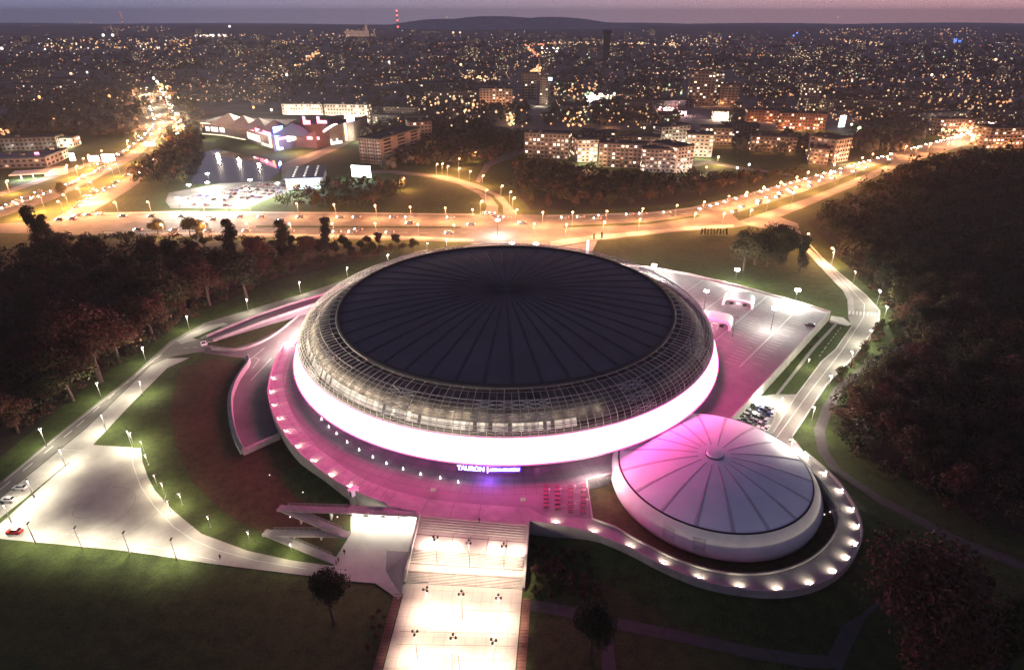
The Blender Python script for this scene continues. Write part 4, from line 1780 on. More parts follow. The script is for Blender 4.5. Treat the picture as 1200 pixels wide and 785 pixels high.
def car_body_mb(L=4.35, W=1.78, m=0):
    mb = MB()
    # lower hull sections along x: (x, half width, z bottom, z top)
    sec = [(-L / 2, .72, .42, .78), (-L / 2 + .12, .84, .3, .92), (-L * .28, .89, .26, .98), (L * .1, .89, .26, .96), (L * .3, .87, .26, .88), (L / 2 - .18, .82, .3, .76), (L / 2, .68, .42, .62)]
    for a, b in zip(sec[:-1], sec[1:]):
        for s in (1, -1):
            f = [(a[0], s * a[1], a[2]), (b[0], s * b[1], b[2]), (b[0], s * b[1], b[3] - .12), (a[0], s * a[1], a[3] - .12)]
            mb.face(f if s < 0 else f[::-1], m)
            f = [(a[0], s * a[1], a[3] - .12), (b[0], s * b[1], b[3] - .12), (b[0], s * b[1] * .86, b[3]), (a[0], s * a[1] * .86, a[3])]
            mb.face(f if s < 0 else f[::-1], m)
        mb.face([(a[0], -a[1] * .86, a[3]), (b[0], -b[1] * .86, b[3]), (b[0], b[1] * .86, b[3]), (a[0], a[1] * .86, a[3])], m)
    for e, d in ((sec[0], 1), (sec[-1], -1)):
        f = [(e[0], -e[1], e[2]), (e[0], -e[1], e[3] - .12), (e[0], -e[1] * .86, e[3]), (e[0], e[1] * .86, e[3]), (e[0], e[1], e[3] - .12), (e[0], e[1], e[2])]
        mb.face(f if d > 0 else f[::-1], m)
    # roof
    x0, x1, z = -L * .3, L * .08, 1.44
    mb.box(((x0 + x1) / 2, 0, z), (x1 - x0, 1.22, .06), m=m, taper=.9)
    # pillars
    for s in (1, -1):
        for xa, xb in ((-L * .42, x0), (-L * .12, -L * .12), (L * .22, x1)):
            mb.tube((xa, s * .72, .93), (xb, s * .58, 1.43), .045, .04, 4, m)
    return mb


def car_glass_mb(L=4.35, m=0):
    mb = MB()
    lo = [(-L * .42, .72), (L * .22, .72)]
    x0, x1 = -L * .3, L * .08
    zb, zt = .9, 1.42
    A = [(-L * .42, -.72, zb), (L * .22, -.72, zb), (L * .22, .72, zb), (-L * .42, .72, zb)]
    B = [(x0, -.58, zt), (x1, -.58, zt), (x1, .58, zt), (x0, .58, zt)]
    for k in range(4):
        j = (k + 1) % 4
        mb.face([A[k], A[j], B[j], B[k]], m)
    return mb


def make_car(paint, lights=False):
    e = empty('car', (0, 0, 0))
    car_body_mb().build('body', paint, e)
    car_glass_mb().build('windows', GLASSD, e)
    for x in (-1.32, 1.36):
        for s in (1, -1):
            mb = MB()
            mb.tube((x, s * .72, .32), (x, s * .9, .32), .32, .32, 12)
            wh = mb.build('wheel', RUBBER, e)
            mb = MB()
            mb.tube((x, s * .89, .32), (x, s * .92, .32), .19, .17, 8)
            mb.build('rim', METAL, wh)
    for s in (1, -1):
        mb = MB()
        mb.box((2.02, s * .6, .64), (.2, .34, .14))
        mb.build('headlight', WHITE, e)
        mb = MB()
        mb.box((-2.1, s * .62, .74), (.16, .26, .16))
        mb.build('tail_light', mat('tail_red', (.3, .01, .01), .3, 0), e)
        mb = MB()
        mb.box((.75, s * .93, 1.0), (.16, .2, .12))
        mb.build('mirror', paint, e)
    return freeze(e)


def put_car(proto, px, rz, label, group=None, z=0, cat='car', new=True):
    p = P(px[0], px[1], z)
    o = copy_tree(proto, (p.x, p.y, z), rz) if new else proto
    o.location = (p.x, p.y, z)
    o.rotation_euler = (0, 0, rz)
    tag(o, label, cat, group)
    return o


c_silver = make_car(carpaint('silver', (.55, .55, .56)))
c_white = make_car(carpaint('white', (.75, .75, .74)))
c_red = make_car(carpaint('red', (.32, .02, .02)))
c_black = make_car(carpaint('black', (.015, .015, .018)))
c_grey = make_car(carpaint('grey', (.18, .18, .19)))
c_blue = make_car(carpaint('blue', (.03, .05, .16)))
put_car(c_silver, (24, 572.5), R(176), 'silver car parked on the pale pavement beside the left road, nearer the wood', z=.15, new=False)
put_car(c_white, (10, 586.5), R(176), 'white car parked on the pale pavement behind the silver one, nearer the corner', z=.15, new=False)
put_car(c_red, (17.5, 624), R(178), 'red car standing alone at the lower edge of the grey plaza', z=.12, new=False)
put_car(c_black, (949, 382), R(150), 'black car parked alone on the open deck near its far corner', z=ZD, new=False)
names = ['dark grey', 'black', 'white', 'silver', 'blue', 'red']
protos = [c_grey, c_black, c_white, c_silver, c_blue, c_red]
lot = [(880, 476, 0), (884.5, 477, 0), (894, 477.5, 1), (898.5, 479.5, 1), (903, 481, 1), (892, 481.5, 1), (896.5, 484, 1), (901, 486, 1), (905, 485.5, 1), (874, 481.5, 0), (878, 484, 0), (872, 486.5, 0), (876, 488.5, 0), (867.5, 489.5, 0), (863, 493, 0), (869, 493.5, 0), (884.5, 488, 1), (889, 490, 1), (893.5, 492, 1), (897.5, 494, 1), (881, 493, 1), (885.5, 496, 1), (890, 498.5, 1), (894.5, 501, 1), (898, 502.5, 1), (883, 500.5, 1), (888, 503.5, 1), (892.5, 506, 1), (875, 495, 0), (879, 498, 0)]
rc = random.Random(3)
for k, (x, y, r_) in enumerate(lot):
    i = rc.choice((0, 0, 0, 1, 1, 1, 1, 4, 2, 3))
    if k in (22, 24):
        i = 2
    if k == 0:
        i = 0
    o = put_car(protos[i], (x, y), R(52 if r_ else -35) + (math.pi if rc.random() < .4 else 0), f'{names[i]} car, {ORD(k)} from the deck wall in the packed service lot', 'cars packed into the service lot', z=.23, new=(i != 0 or k > 0))
put_car(c_blue, (893, 497), R(52), 'blue car in the middle of the packed service lot by the small dome', 'cars packed into the service lot', z=.23, new=False)
# tiny cars: one mesh each
def small_car(paint, lamps):
    mb = car_body_mb(m=0)
    g_ = car_glass_mb(m=1)
    o = len(mb.v)
    mb.v += g_.v
    mb.f += [tuple(i + o for i in f) for f in g_.f]
    mb.m += [1] * len(g_.f)
    for x in (-1.32, 1.36):
        for s in (1, -1):
            mb.tube((x, s * .72, .32), (x, s * .9, .32), .32, .32, 8, 2)
    for s in (1, -1):
        mb.box((2.1, s * .55, .66), (.25, .55, .4), m=3)
        mb.box((-2.15, s * .55, .76), (.25, .5, .35), m=4)
    return mb.build('car', [paint, GLASSD, RUBBER, emat('headlamp_on', (1, .9, .7), 40) if lamps else WHITE, emat('tail_lamp_on', (1, .06, .03), 8) if lamps else mat('tail_red', (.3, .01, .01), .3, 0)])


tiny = [small_car(p_, False) for p_ in (CARM['grey'], CARM['black'], CARM['white'], CARM['silver'], CARM['blue'])]
tn = ['grey', 'black', 'white', 'silver', 'blue']
usedt = set()
kk = 0
rows_ = [((222, 233), (286, 236)), ((228, 230), (290, 232.5)), ((262, 226), (305, 232)), ((272, 223.5), (322, 229)), ((280, 221), (330, 226)), ((285, 218.5), (338, 222.5)), ((212, 240), (280, 241.5)), ((300, 216.5), (340, 219))]
for rI, ((xa, ya), (xb, yb)) in enumerate(rows_):
    nn = 10
    for k in range(nn):
        if rc.random() < (.5 if rI in (0, 1, 6) else .14):
            continue
        t = (k + rc.uniform(-.15, .15)) / (nn - 1)
        i = rc.choice((0, 0, 1, 1, 4, 2, 3))
        p = P(xa + (xb - xa) * t, ya + (yb - ya) * t, .06)
        if i not in usedt:
            o = tiny[i]
            usedt.add(i)
        else:
            o = tiny[i].copy()
            COL.objects.link(o)
        o.location = (p.x, p.y, .06)
        o.rotation_euler = (0, 0, R(80) + rc.uniform(-.1, .1))
        o.scale = (1.1, 1.1, 1.1)
        tag(o, f'{tn[i]} car, {ORD(k)} from the lake end, {ORD(rI)} row of the lakeside car park', 'car', 'cars in the lakeside car park')
traf = small_car(CARM['grey'], True)
tl = [(165, 160, 0), (172, 157, 0), (178, 152, 0), (182, 146, 0), (183, 140, 0), (180, 134, 0), (177, 128, 0), (173, 118, 0), (155, 172, 0), (140, 181, 0), (125, 190, 0), (118, 193, 0), (100, 206, 0), (30, 232, 0), (12, 240, 0), (45, 226, 0), (20, 237, 0), (4, 244, 0),
      (198, 165, 1), (205, 152, 1), (206, 145, 1), (200, 131, 1), (195, 123, 1), (190, 115, 1), (186, 106, 1), (160, 204, 1), (130, 220, 1), (102, 231, 1), (110, 225, 1), (95, 238, 1), (70, 258, 2), (85, 257, 2), (92, 253, 2), (104, 252.5, 2), (118, 251.5, 2),
      (566, 251, 3), (571, 251.5, 3), (577, 252, 3), (581, 256, 3), (587, 256.5, 3), (552, 264, 2), (612, 262, 2), (700, 257, 2), (480, 262, 2), (330, 259, 2), (420, 270, 2), (250, 258, 2),
      (900, 232, 4), (915, 227, 4), (925, 223, 4), (935, 220, 4), (950, 214, 4), (965, 208, 4), (980, 202, 4), (1000, 195, 4), (1020, 189, 4), (1035, 184, 4), (890, 236, 4), (870, 243, 4), (975, 204, 4), (1045, 181, 4), (1080, 172, 4), (1100, 167, 4), (1115, 162, 4), (1130, 159, 4), (1145, 154, 4), (1120, 163, 4), (1138, 157, 4), (1152, 152, 4)]
for pa_, pb_, n_, d_ in (((2, 246), (60, 226), 7, 0), ((60, 226), (112, 203), 7, 0), ((112, 203), (168, 163), 9, 0), ((168, 163), (184, 146), 6, 0), ((182, 140), (172, 112), 8, 0), ((204, 160), (212, 148), 4, 1), ((206, 138), (184, 104), 9, 1), ((85, 246), (180, 186), 8, 1), ((130, 254), (540, 256), 12, 2), ((130, 270), (540, 274), 9, 2), ((640, 257), (800, 249), 6, 2), ((820, 246), (1050, 180), 24, 4), ((850, 252), (1050, 185), 9, 4), ((1060, 177), (1150, 153), 16, 4)):
    for k_ in range(n_):
        t_ = (k_ + rc.uniform(.1, .9)) / n_
        tl.append((pa_[0] + (pb_[0] - pa_[0]) * t_, pa_[1] + (pb_[1] - pa_[1]) * t_, d_))
dirs = {0: -35, 1: 60, 2: 180, 3: 70, 4: 215}
nm = {0: 'coming down the highway carriageway with lamps on', 1: 'on the inner highway carriageway with lamps on', 2: 'driving along the straight boulevard with lamps on', 3: 'waiting at the mouth of the side road with lamps on', 4: 'coming down the climbing boulevard with lamps on'}
cnt = {}
for k, (x, y, d) in enumerate(tl):
    o = traf if k == 0 else traf.copy()
    if k:
        COL.objects.link(o)
    p = P(x, y, .18)
    o.location = (p.x, p.y, .16)
    a = dirs[d]
    if d == 0:
        a = -60 if y < 150 else -38 - 90
        a = -95 if y < 145 else -125
    o.rotation_euler = (0, 0, R(a))
    o.scale = (1.25,) * 3
    cnt[d] = cnt.get(d, -1) + 1
    tag(o, f'{ORD(cnt[d])} grey car {nm[d]}', 'car', 'cars with lit lamps on the main roads')

# ------------------------------------------------------------------ people
def make_person(name, px, z, rz, label, shirt, stride=.2):
    p = P(px[0], px[1], z)
    V = [(0, 0, .95), (0, 0, 1.2), (0, 0, 1.42), (0, 0, 1.52), (0, .02, 1.66),
         (.17, 0, 1.4), (.23, .02, 1.13), (.22, .1, .88), (-.17, 0, 1.4), (-.23, -.02, 1.13), (-.22, .08, .88),
         (.1, stride * .3, .9), (.11, stride * .6, .5), (.11, stride * .8, .08), (.11, stride * .8 + .16, .05),
         (-.1, -stride * .3, .9), (-.11, -stride * .4, .5), (-.11, -stride, .08), (-.11, -stride + .16, .05)]
    E = [(0, 1), (1, 2), (2, 3), (3, 4), (2, 5), (5, 6), (6, 7), (2, 8), (8, 9), (9, 10), (0, 11), (11, 12), (12, 13), (13, 14), (0, 15), (15, 16), (16, 17), (17, 18)]
    rad = [.15, .14, .15, .06, .1, .07, .05, .04, .07, .05, .04, .09, .065, .05, .04, .09, .065, .05, .04]
    me = bpy.data.meshes.new('person')
    me.from_pydata(V, E, [])
    o = bpy.data.objects.new('person', me)
    COL.objects.link(o)
    sm = o.modifiers.new('skin', 'SKIN')
    sk = me.skin_vertices[0].data if me.skin_vertices else None
    if sk is None:
        bm = bmesh.new()
        bm.from_mesh(me)
        bm.verts.layers.skin.verify()
        bm.to_mesh(me)
        bm.free()
        sk = me.skin_vertices[0].data
    for i, r in enumerate(rad):
        sk[i].radius = (r, r)
    sk[0].use_root = True
    o.modifiers.new('sub', 'SUBSURF').levels = 1
    o.modifiers['sub'].render_levels = 1
    me.materials.append(shirt)
    o.location = (p.x, p.y, z)
    o.rotation_euler = (0, 0, rz)
    mb = MB()
    mb.ball((0, -.0, 1.71), .115, n=10, k=6)
    mb.build('hair', mat('dark_hair', (.03, .02, .015), .7, .1, 2), o)
    tag(o, label, 'person')
    return o


CL1 = mat('dark_clothes', (.02, .02, .025), .9, .1, 3)
CL2 = mat('brown_clothes', (.1, .06, .05), .9, .1, 3)
make_person('person', (397, 659), .15, 1.2, 'person in dark clothes standing where the plaza path meets the zigzag footway', CL1)
make_person('person', (394.5, 662), .15, 2.0, 'second person in brown clothes a step behind, near the foot of the zigzag footway', CL2)
make_person('person', (404, 649), .15, .4, 'person in dark clothes walking up the pale side of the lower plaza', CL1, .3)
make_person('person', (258.5, 655), .12, .4, 'lone person in dark clothes walking on the narrow tip of the grey plaza', CL1, .3)
make_person('person', (562, 612), ZD, .4, 'person in dark clothes at the top of the grand stair', CL1, .1)

# ------------------------------------------------------------------ trees
def make_tree(name, h, w, seed, leafm, n=1500, ls=.55, trunk=.22, shape='round'):
    """unit: metres; crown of small leaf clumps around branch lobes"""
    rg = random.Random(seed)
    e = empty(name, (0, 0, 0))
    mb = MB()
    th = h * (trunk + .25)
    lean = Vector((rg.uniform(-.3, .3), rg.uniform(-.3, .3), th))
    mb.tube((0, 0, -.2), lean, h * .03, h * .016, 7)
    lobes = []
    nb = 9 if shape == 'round' else 7
    for k in range(nb):
        a = 2 * math.pi * k / nb + rg.uniform(-.4, .4)
        if shape == 'round':
            zz_ = h * rg.uniform(trunk + .18, .86)
            rr__ = w * .5 * rg.uniform(.35, .75) * (1 - .5 * max(0, (zz_ / h - .6)))
            lr = w * rg.uniform(.17, .28)
        elif shape == 'tall':
            zz_ = h * (.2 + .72 * k / nb)
            rr__ = w * .5 * rg.uniform(.1, .45)
            lr = w * rg.uniform(.26, .36) * (1.1 - .5 * k / nb)
        else:
            zz_ = h * rg.uniform(.3, .8)
            rr__ = w * .5 * rg.uniform(.3, .8)
            lr = w * rg.uniform(.2, .3)
        c = Vector((rr__ * math.cos(a), rr__ * math.sin(a), min(zz_, h - lr * .8)))
        lobes.append((c, lr))
        st = lean * rg.uniform(.55, .98)
        mb.tube(st, st.lerp(c, .5) + Vector((0, 0, .03 * h)), h * .011, h * .008, 5, cap=False)
        mb.tube(st.lerp(c, .5) + Vector((0, 0, .03 * h)), c, h * .008, h * .003, 5, cap=False)
    lobes.append((Vector((0, 0, h * .82)), w * .24))
    lobes.append((Vector((0, 0, h * .6)), w * .3))
    mb.build('trunk', BARK, e)
    cb = MB()
    for i in range(n):
        c, lr = rg.choice(lobes)
        d = Vector((rg.gauss(0, 1), rg.gauss(0, 1), rg.gauss(0, 1))).normalized()
        r_ = lr * (rg.random() ** .4) * rg.choice((1, 1, 1, 1.15, 1.35))
        p = c + Vector((d.x, d.y, d.z * .85)) * r_
        if p.z < h * .1:
            continue
        nn = (d + Vector((rg.gauss(0, .7), rg.gauss(0, .7), rg.gauss(0, .7) + .3))).normalized()
        u = nn.orthogonal().normalized()
        u.rotate(Matrix.Rotation(rg.uniform(0, 6.28), 3, nn))
        v = nn.cross(u)
        s = ls * rg.uniform(.5, 1.25)
        cb.face([p - u * s, p - v * s * .55 + nn * s * .15, p + u * s, p + v * s * .55 + nn * s * .15], 0)
    cb.build('crown', leafm, e)
    return freeze(e)


TR = [make_tree('deciduous_tree', 13, 10.5, 1, LEAF, 4600, .37),
      make_tree('deciduous_tree', 15, 10, 2, LEAF2, 4800, .37),
      make_tree('deciduous_tree', 11, 10, 3, LEAF, 4200, .37),
      make_tree('deciduous_tree', 14, 9, 4, LEAF3, 4400, .37),
      make_tree('deciduous_tree', 12.5, 11, 7, LEAF2, 4600, .37)]
FINE = [make_tree('deciduous_tree', 15, 14, 21, LEAF2, 9000, .3), make_tree('deciduous_tree', 12, 6.6, 22, LEAF, 6000, .27)]
TALL = make_tree('poplar_tree', 18, 6.0, 5, LEAF3, 3400, .38, .1, 'tall')
TALL2 = make_tree('poplar_tree', 15, 6.5, 9, LEAF, 3000, .38, .14, 'tall')
BUSH = make_tree('shrub', 2.6, 3.2, 6, LEAF, 420, .26, .05, 'bush')
BUSH2 = make_tree('shrub', 2.0, 2.8, 8, LEAF2, 360, .24, .05, 'bush')
usedp = {}
tree_xy = []


def put_tree(proto, loc, s, label, group=None, cat='tree', rz=None):
    k = id(proto)
    if k not in usedp:
        usedp[k] = 1
        o = proto
    else:
        o = copy_tree(proto)
    o.location = (loc[0], loc[1], loc[2] if len(loc) > 2 else 0)
    o.rotation_euler = (0, 0, uni(0, 6.28) if rz is None else rz)
    o.scale = (s * uni(.92, 1.08), s * uni(.92, 1.08), s)
    tag(o, label, cat, group)
    tree_xy.append((loc[0], loc[1]))
    return o


def tree_px(proto, h0, base, top, label, group=None, cat='tree'):
    """tree with its foot at px base=(x,y); its crown's top at row `top`"""
    p = P(base[0], base[1], 0)
    # height so that the top projects to row `top`
    lo, hi = 1, 60
    for _ in range(30):
        m = (lo + hi) / 2
        zc = p.y * CP - (m - CAMH) * SP
        yy = 392.5 + F * (-(m - CAMH) * CP - p.y * SP) / zc
        if yy > top:
            lo = m
        else:
            hi = m
    return put_tree(proto, (p.x, p.y, 0), m / h0, label, group, cat)


tree_px(FINE[1], 12, (392, 730), 672, 'dark round tree alone on the turf just below the pale lower plaza')
tree_px(FINE[1], 12, (692, 772), 711, 'dark upright tree beside the park path right of the front plaza')
tree_px(FINE[0], 15, (1070, 768), 657, 'big brown tree with glow-reddened leaves at the dark right corner beyond the curling ramp')
tree_px(FINE[1], 12, (1150, 800), 725, 'second russet tree leaning out of the dark right corner')
tree_px(TALL, 18, (385, 302), 249, 'tall columnar poplar against the boulevard at the end of the left wood')
tree_px(TALL2, 15, (47, 288), 236, 'narrow conifer-like tree in front of the highway crossing')
tree_px(TALL2, 15, (60, 288), 247, 'shorter tree beside the narrow tree by the highway crossing')
tree_px(TALL2, 15, (274, 305), 252, 'bare-topped tree standing up before the boulevard above the left wood')
tree_px(TALL2, 15, (334, 305), 253, 'tree with a tall round crown at the end of the left wood')
tree_px(TR[2], 11, (186, 276), 256, 'small round tree on the near verge of the boulevard, nearest the highway')
tree_px(TR[2], 11, (223, 276), 254, 'small twin-crowned tree on the near verge of the boulevard')
tree_px(TR[2], 11, (237, 277), 257, 'small tree just right of the twin-crowned tree by the boulevard')
tree_px(TR[0], 13, (74, 231), 213, 'small flat-crowned tree in the median of the highway')
tree_px(TALL, 18, (937, 318), 271, 'dark poplar where the access road leaves the boulevard')
for k, (x, b_, t) in enumerate(((871, 318, 268), (884, 310, 270), (898, 313, 262), (909, 312, 258), (920, 310, 266), (877, 306, 276), (903, 306, 270))):
    tree_px(TALL2 if k % 2 else TR[0], 15 if k % 2 else 13, (x, b_), t, f'{ORD(k)} tree of the clump on the lawn between deck and boulevard', 'clump of trees on the lawn behind the deck')
for k in range(9):
    x = 822 + k * 3.6
    tree_px(TALL, 18, (x, 275.5), 265.5 + 2 * rnd(), f'{ORD(k)} young clipped tree of the short row on the lawn by the boulevard', 'row of young trees by the boulevard')
tree_px(TALL, 18, (696, 281), 273, 'tiny dark conifer by the totem, nearer the forecourt', None)
tree_px(TALL, 18, (705, 280), 271, 'tiny dark conifer by the totem, farther along the path', None)
big = [(118, 448, 354, 1), (196, 376, 308, 0), (168, 372, 318, 4), (246, 358, 302, 1), (290, 352, 292, 3), (268, 345, 290, 0), (86, 470, 408, 0), (140, 425, 362, 4), (214, 362, 318, 2), (30, 470, 420, 3), (306, 322, 276, 1), (180, 398, 344, 1)]
for k, (x, b_, t, i) in enumerate(big):
    tree_px(TR[i], [13, 15, 11, 14, 12.5][i], (x, b_), t, f'{ORD(k)} large tree at the front of the left wood, lit faintly red from the arena', 'large trees at the front of the left wood')


def scatter(poly_px, n, mind, protos, label, group, smin=.75, smax=1.15, seed=1, cat='tree', avoid=None):
    rg = random.Random(seed)
    poly = [tuple(P(x, y).xy) for x, y in poly_px]
    xs, ys = [p[0] for p in poly], [p[1] for p in poly]
    got = 0
    tries = 0
    pts = []
    while got < n and tries < n * 60:
        tries += 1
        x, y = rg.uniform(min(xs), max(xs)), rg.uniform(min(ys), max(ys))
        if not inpoly(x, y, poly):
            continue
        if any((x - a) ** 2 + (y - b) ** 2 < mind * mind for a, b in pts):
            continue
        pts.append((x, y))
        got += 1
        pr = rg.choice(protos)
        put_tree(pr, (x, y, 0), rg.uniform(smin, smax), label, group, cat)
    return pts


LW = [(-15, 330), (40, 296), (150, 296), (300, 300), (380, 302), (330, 325), (230, 362), (160, 408), (110, 440), (50, 488), (-15, 535)]
RW = [(945, 262), (1005, 224), (1060, 196), (1110, 186), (1215, 180), (1240, 420), (1240, 640), (1150, 610), (1060, 560), (1000, 520), (985, 480), (1010, 445), (1060, 408), (1050, 372), (1032, 345), (1008, 318), (975, 290)]
RWN = [(1010, 322), (1034, 345), (1056, 372), (1064, 408), (1014, 445), (990, 480), (1003, 518), (1060, 555), (1150, 600), (1220, 630), (1220, 330), (1100, 300), (1000, 290)]
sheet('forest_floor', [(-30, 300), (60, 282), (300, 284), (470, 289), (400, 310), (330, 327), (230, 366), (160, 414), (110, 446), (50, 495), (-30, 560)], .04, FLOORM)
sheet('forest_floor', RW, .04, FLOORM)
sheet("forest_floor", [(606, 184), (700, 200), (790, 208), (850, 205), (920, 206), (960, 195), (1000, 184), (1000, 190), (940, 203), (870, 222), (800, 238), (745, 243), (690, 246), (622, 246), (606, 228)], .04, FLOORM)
scatter(LW, 62, 7.5, TR, 'dark round tree in the unlit wood left of the road', 'trees of the left wood', .8, 1.2, seed=4)
scatter([(70, 277), (300, 281), (330, 290), (150, 292), (60, 290)], 12, 6, TR[2:4], 'low dark tree in the hedge between the boulevard and the left wood', 'hedge trees south of the boulevard', .35, .55, seed=5)
scatter([(330, 287), (490, 288), (500, 293), (440, 303), (400, 308), (345, 303)], 18, 6, [TR[0], TR[3], TR[2]], 'dark tree of the belt between the boulevard and the dome', 'belt of trees behind the dome', .5, .75, seed=6)
scatter(RWN, 92, 8.0, [TR[0], TR[2], TR[3], TR[0], TR[4]], 'dark tree in the deep wood right of the access road', 'trees of the right wood', .85, 1.3, seed=7)
scatter([(1000, 520), (990, 470), (1020, 440), (1075, 430), (1200, 500), (1200, 600), (1120, 590), (1050, 545)], 24, 7, [TR[1], TR[4]], 'russet tree at the front of the right wood, lit faintly red', 'russet trees at the front of the right wood', .7, 1.0, seed=8)
scatter([(1120, 700), (1210, 690), (1215, 790), (1130, 800)], 6, 7, TR, 'black tree in the dark right corner', 'trees of the right corner', .5, .7, seed=28)
scatter([(600, 228), (690, 236), (780, 228), (880, 212), (950, 200), (950, 203), (880, 220), (800, 236), (745, 242), (690, 245), (622, 245)], 26, 8, TR, 'dim tree at the front of the scrub wood by the boulevard', 'trees along the front of the scrub wood', .45, .8, seed=9)
scatter([(345, 226), (400, 210), (478, 214), (470, 228), (440, 246), (330, 246), (320, 240)], 14, 7, TR, 'dark tree of the grove beside the showroom', 'trees of the grove beside the showroom', .5, .85, seed=12)


# what stands between those trees: closed canopy nobody could count
WM = MB()
rw_ = random.Random(41)


def canopy(x, y, w_, h_, n_, q0, q1, m):
    for i in range(n_):
        az, el_ = rw_.uniform(0, 6.283), math.asin(rw_.uniform(-.2, 1))
        d = Vector((math.cos(az) * math.cos(el_), math.sin(az) * math.cos(el_), math.sin(el_)))
        bump_ = 1 + .18 * math.sin(3 * az + x) + .14 * math.sin(5 * el_ + y)
        c_ = Vector((x, y, h_ * .45)) + Vector((d.x * w_ * .5, d.y * w_ * .5, d.z * h_ * .55)) * bump_ * rw_.uniform(.72, 1.05)
        nn = (d + Vector((rw_.gauss(0, .6), rw_.gauss(0, .6), rw_.gauss(0, .6)))).normalized()
        u_ = nn.orthogonal().normalized()
        u_.rotate(Matrix.Rotation(rw_.uniform(0, 6.28), 3, nn))
        v_ = nn.cross(u_)
        q_ = w_ * rw_.uniform(q0, q1)
        WM.face([c_ - u_ * q_, c_ - v_ * q_ * .6, c_ + u_ * q_, c_ + v_ * q_ * .6], m)


def fill(poly_px, mind, w0, w1, h0, h1, near, seed):
    rg = random.Random(seed)
    poly = [tuple(P(x, y).xy) for x, y in poly_px]
    xs, ys = [p[0] for p in poly], [p[1] for p in poly]
    pts = []
    cells = {}
    area = (max(xs) - min(xs)) * (max(ys) - min(ys))
    for t in range(int(area / (mind * mind) * 4)):
        x, y = rg.uniform(min(xs), max(xs)), rg.uniform(min(ys), max(ys))
        if not inpoly(x, y, poly):
            continue
        k = (int(x // mind), int(y // mind))
        if any((x - a_) ** 2 + (y - b_) ** 2 < mind * mind for i in (-1, 0, 1) for j in (-1, 0, 1) for a_, b_ in cells.get((k[0] + i, k[1] + j), [])):
            continue
        cells.setdefault(k, []).append((x, y))
        w_ = rg.uniform(w0, w1)
        zc_ = y * CP + CAMH * SP
        if zc_ < 330 and near:
            canopy(x, y, w_, rg.uniform(h0, h1), 260, .034, .064, rg.choice((0, 0, 1, 1) if seed == 2 else (0, 1, 2, 2)))
        elif zc_ < 520:
            canopy(x, y, w_, rg.uniform(h0, h1), 120, .055, .1, rg.choice((0, 0, 1, 1) if seed == 2 else (0, 0, 1, 2)))
        else:
            canopy(x, y, w_, rg.uniform(h0, h1), 46, .11, .2, rg.choice((0, 0, 1, 2)))


fill([(-15, 322), (40, 296), (150, 297), (300, 301), (370, 303), (322, 324), (222, 362), (152, 408), (100, 440), (40, 488), (-15, 530)], 7.2, 7, 11, 6, 11, True, 1)
fill([(952, 262), (1012, 226), (1066, 199), (1110, 188), (1230, 180), (1260, 420), (1260, 650), (1150, 606), (1066, 558), (1006, 518), (994, 480), (1018, 447), (1068, 410), (1060, 372), (1038, 345), (1014, 318), (980, 290)], 7.6, 6, 13, 6, 15, True, 2)
fill([(606, 188), (700, 204), (790, 211), (850, 208), (920, 208), (960, 197), (995, 187), (940, 202), (870, 218), (800, 230), (745, 236), (690, 238), (622, 236), (604, 222)], 8, 8, 12, 6, 10, False, 3)
fill([(200, 160), (230, 150), (236, 178), (216, 208), (222, 216), (160, 218), (158, 206), (190, 182)], 8, 9, 13, 8, 13, False, 4)
fill([(345, 226), (400, 212), (476, 216), (468, 228), (440, 244), (334, 244), (322, 239)], 8, 7, 10, 5, 8, False, 5)
fill([(474, 150), (560, 146), (614, 178), (570, 192), (500, 196), (470, 195)], 9, 9, 14, 8, 13, False, 6)
fill([(1110, 735), (1230, 690), (1230, 800), (1110, 800)], 5, 4, 7, 2.5, 5, True, 7)
def edge_fill(px, wid, w0, w1, h0, h1, step, seed):
    rg = random.Random(seed)
    pts = [P(x, y).xy for x, y in px]
    for a_, b_ in zip(pts[:-1], pts[1:]):
        d_ = b_ - a_
        for k in range(int(d_.length / step)):
            q_ = a_ + d_ * ((k + rg.random()) * step / d_.length)
            canopy(q_.x + rg.uniform(-wid, wid), q_.y + rg.uniform(-wid, wid), rg.uniform(w0, w1), rg.uniform(h0, h1), 90, .06, .11, rg.choice((0, 0, 1, 2)))


edge_fill([(20, 505), (60, 484), (108, 444), (160, 410), (232, 364), (322, 326), (392, 306), (480, 291)], 2.5, 3.5, 6, 2.2, 5, 2.2, 50)
edge_fill([(60, 283), (190, 283), (300, 284), (400, 288)], 3, 5, 8, 3, 6, 4, 51)
edge_fill([(985, 300), (1012, 326), (1036, 350), (1054, 374), (1058, 400), (1012, 440), (988, 470), (986, 500), (1008, 535), (1070, 568), (1160, 618)], 2.5, 3.5, 6, 2, 4.5, 2.6, 52)
tag(WM.build('woods', [LEAF3, LEAF, LEAF2]), 'closed dark canopy of the woods on both sides of the arena and beyond the boulevard', 'woods', kind='stuff')
scatter([(626, 634), (690, 650), (700, 700), (625, 700)], 34, 2.4, [BUSH, BUSH2], 'low shrub on the bank beside the grand stair', 'shrubs on the bank right of the stair', .6, 1.2, seed=14, cat='shrub')
scatter([(436, 720), (456, 700), (440, 780), (428, 784)], 8, 2, [BUSH2], 'small shrub in the turf left of the front plaza', 'shrubs left of the plaza', .4, .7, seed=15, cat='shrub')
scatter([(1032, 372), (1046, 385), (1000, 430), (985, 446), (975, 460), (985, 440), (1010, 410)], 16, 4, [BUSH, BUSH2], 'shrub along the wood edge beside the access road', 'shrubs beside the access road', .8, 1.6, seed=16, cat='shrub')
scatter([(868, 440), (955, 395), (960, 400), (880, 470)], 12, 3, [BUSH2], 'small shrub in the turf strip under the deck wall', 'shrubs under the deck wall', .35, .7, seed=17, cat='shrub')

# ------------------------------------------------------------------ buildings
WQ = {}


